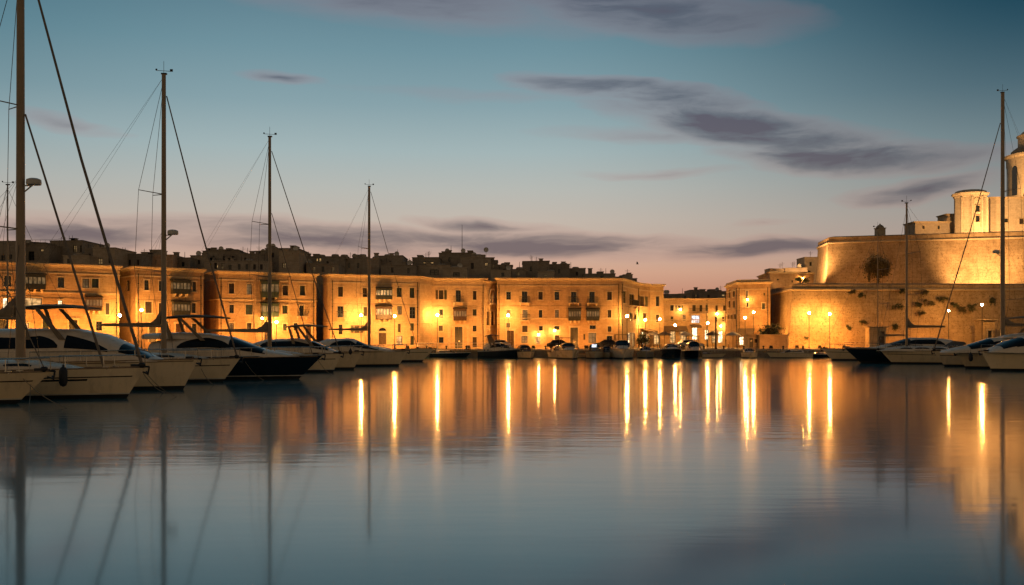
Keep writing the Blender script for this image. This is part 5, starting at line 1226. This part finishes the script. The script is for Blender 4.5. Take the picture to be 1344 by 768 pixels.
cruiser('white open launch moored right of the broad-windscreen cruiser', 848, 470.4, 6.5, 2.6, TOCAM-R(6), 'gelcoat_white', False, 1.0, .8)
cruiser('pale launch lying under the statue bay left of the dark-hulled cruiser', 634, 469.6, 5, 2.0, R(174), 'gelcoat', False, .75, .5)
cruiser('small white boat with canvas top between the cool-screen boat and the flybridge cruiser', 799, 470.6, 6, 2.2, TOCAM, 'gelcoat_white', False, .9, 1.0, 'canvas')
cruiser('pale half-decked boat alone left of the fort boundary wall', 1012, 469.9, 6, 2.1, PI+R(6), 'gelcoat_sand', False, .8, .55)
cruiser('small grey open boat between the dark cabin cruiser and the little pale one', 947, 469.8, 5, 1.9, R(4), 'gelcoat_sand', False, .62, .3)

# ---------------------------------------------------------------- quay furniture
def car(px, d, rz, paint, label):
    X, Y = XY(px, d); t = thing('parked_car', label, 'car', (X, Y, GZ), 'cars parked on the quay', rz, world=False)
    prof = [(-2.05, .35), (-2.1, .75), (-1.95, .92), (-1.55, 1.0), (-1.15, 1.4), (.25, 1.45), (.95, 1.02), (1.85, .88), (2.08, .65), (2.05, .32)]
    m = MB(); rg = []
    for yy, k in ((-.82, .97), (-.78, 1.0), (.78, 1.0), (.82, .97)): rg.append([(x, yy*(1 if z < 1.05 else .84), z*k if z > .5 else z) for x, z in prof])
    m.rings(rg); m.build('body', paint, t)
    for sd in (1, -1):
        m = MB(); y = sd*.80
        m.add([(-1.35, y, 1.03), (.75, y, 1.05), (.18, y*.90, 1.36), (-1.05, y*.90, 1.34)], [(0, 1, 2, 3)]); m.build('window', 'boat_glass', t)
        for xx in (-1.3, 1.3):
            m = MB(); m.lathe([(.05, -.1), (.31, -.1), (.32, 0), (.31, .1), (.05, .1)], (0, 0, 0), 16); m.v = [(xx+v[0], sd*.72+v[2], .32+v[1]) for v in m.v]; m.build('wheel', 'rubber', t, True)
        m = MB(); m.box(2.03, 2.10, sd*.55-.16, sd*.55+.16, .62, .76); m.build('headlight', 'plastic_white', t)
for px, rz, pt_, lab in ((735, 0, 'car_dark', 'dark car parked behind the low open boat before the longest palazzo'), (653, PI, 'car_pale', 'pale car parked on the quay by the statue bay'), (795, R(176), 'car_dark', 'dark car parked between the two cabin boats near the palazzo corner'), (905, R(8), 'car_pale', 'pale car parked before the waterfront shops')):
    car(px, 155.5, rz, pt_, lab)
rl_ = thing('quay_railing', 'low white railing along the quay before the pale pilastered palazzo', 'railing', (*XY(560, 152.4), GZ)); m = MB(); xa, xb = XY(548, 152.4)[0], XY(640, 152.4)[0]
for kk in (.5, .95): m.tube([(xa, 152.4, GZ+kk), (xb, 152.4, GZ+kk)], .03, 5)
m.build('rail', 'stripe_white', rl_)
for i in range(8):
    m = MB(); xx = xa+(xb-xa)*i/7; m.tube([(xx, 152.4, GZ), (xx, 152.4, GZ+1.0)], .04, 6); m.build('post', 'stripe_white', rl_)
# bollards
bo = None
for i, px in enumerate(range(560, 1080, 26)):
    X, Y = XY(px, 151.45)
    if bo is None:
        bo = thing('bollard', '', 'bollard', (0, 0, 0), 'iron bollards on the quay edge', world=False); m = MB(); m.lathe([(.16, 0), (.12, .08), (.11, .35), (.18, .42), (.18, .5), (.08, .55)], (0, 0, 0), 12); m.build('post', 'iron', bo, True); o = bo
    else: o = copy_tree(bo)
    o.location = (X, Y, GZ+.013); o['label'] = 'short black iron bollard on the pale coping of the far quay'
# café parasols and tables before the lit shops
def parasol(px, d, mat, label):
    X, Y = XY(px, d); t = thing('parasol', label, 'parasol', (X, Y, GZ), 'café parasols by the shops'); m = MB(); m.lathe([(.28, 0), (.28, .08), (.04, .1), (.035, 2.7)], (X, Y, GZ), 10); m.build('pole', 'lamp_pole', t)
    m = MB(); m.lathe([(1.35, 2.12), (1.36, 2.15), (.7, 2.5), (.04, 2.78), (.04, 2.72), (.7, 2.44), (1.33, 2.12)], (X, Y, GZ), 8, False); m.build('canopy', mat, t)
for px, d, mt, lab in ((858, 162, 'cloth_cream', 'cream café parasol right of the round little tree'), (872, 160, 'awning', 'brown café parasol left of the black-hulled boat'), (900, 164, 'cloth_cream', 'cream café parasol between the black boat and the cabin cruiser'), (935, 163, 'awning', 'brown café parasol before the right waterfront shop'), (962, 160, 'cloth_cream', 'cream café parasol before the tall house awning')):
    parasol(px, d, mt, lab)
tb = None
for i, (px, d) in enumerate(((853, 160), (863, 160.5), (868, 163), (880, 161.5), (895, 161), (907, 163), (928, 161), (940, 162), (956, 159.5), (968, 159))):
    X, Y = XY(px, d)
    if tb is None:
        tb = thing('cafe_table', '', 'table', (0, 0, 0), 'café tables on the quay', world=False); m = MB(); m.lathe([(.42, .72), (.43, .74), (.42, .76)], (0, 0, 0), 16); m.build('tabletop', 'cloth_cream', tb); m = MB(); m.lathe([(.25, 0), (.24, .03), (.035, .06), (.035, .72)], (0, 0, 0), 10); m.build('leg', 'iron', tb); o = tb
    else: o = copy_tree(tb)
    o.location = (X, Y, GZ); o['label'] = 'small round café table on the quay before the lit shops'
# post at the corner by the shops
X, Y = XY(939.5, 153); t = thing('signal_post', 'tall dark wooden post at the quay edge before the waterfront shops', 'post', (X, Y, GZ)); m = MB(); m.lathe([(.2, 0), (.2, .2), (.15, .25), (.13, Z(418, 153)-GZ)], (X, Y, GZ), 10); m.build('shaft', 'wood_brown', t, True); m = MB(); m.ball((X, Y, Z(417, 153)), .2, 10); m.build('finial', 'wood_brown', t, True)
# a gull over the roofs
X, Y, Zg = P(836.5, 346.5, 150); gl = MB()
gl.rings([[(X-.22+.44*k, Y+.05*math.cos(a)*w, Zg+.05*math.sin(a)*w) for a in [2*PI*j/8 for j in range(8)]] for k, w in ((0, .2), (.2, 1), (.6, 1.3), (.85, .9), (1, .25))])
for sd in (1, -1):
    gl.hexa([(X-.1, Y, Zg), (X+.1, Y, Zg), (X+.1, Y+.02, Zg+.02), (X-.1, Y+.02, Zg+.02), (X-.08+.1*sd, Y+sd*.4, Zg+.3), (X+.05+.1*sd, Y+sd*.4, Zg+.3), (X+.05+.1*sd, Y+sd*.4+.02, Zg+.31), (X-.08+.1*sd, Y+sd*.4+.02, Zg+.31)])
tag(gl.build('gull', 'feather', None, loc=(X, Y, Zg)), 'small dark gull flying above the end of the long palazzo', 'bird')

for o in bpy.data.objects:
    if '_world' in o: del o['_world']
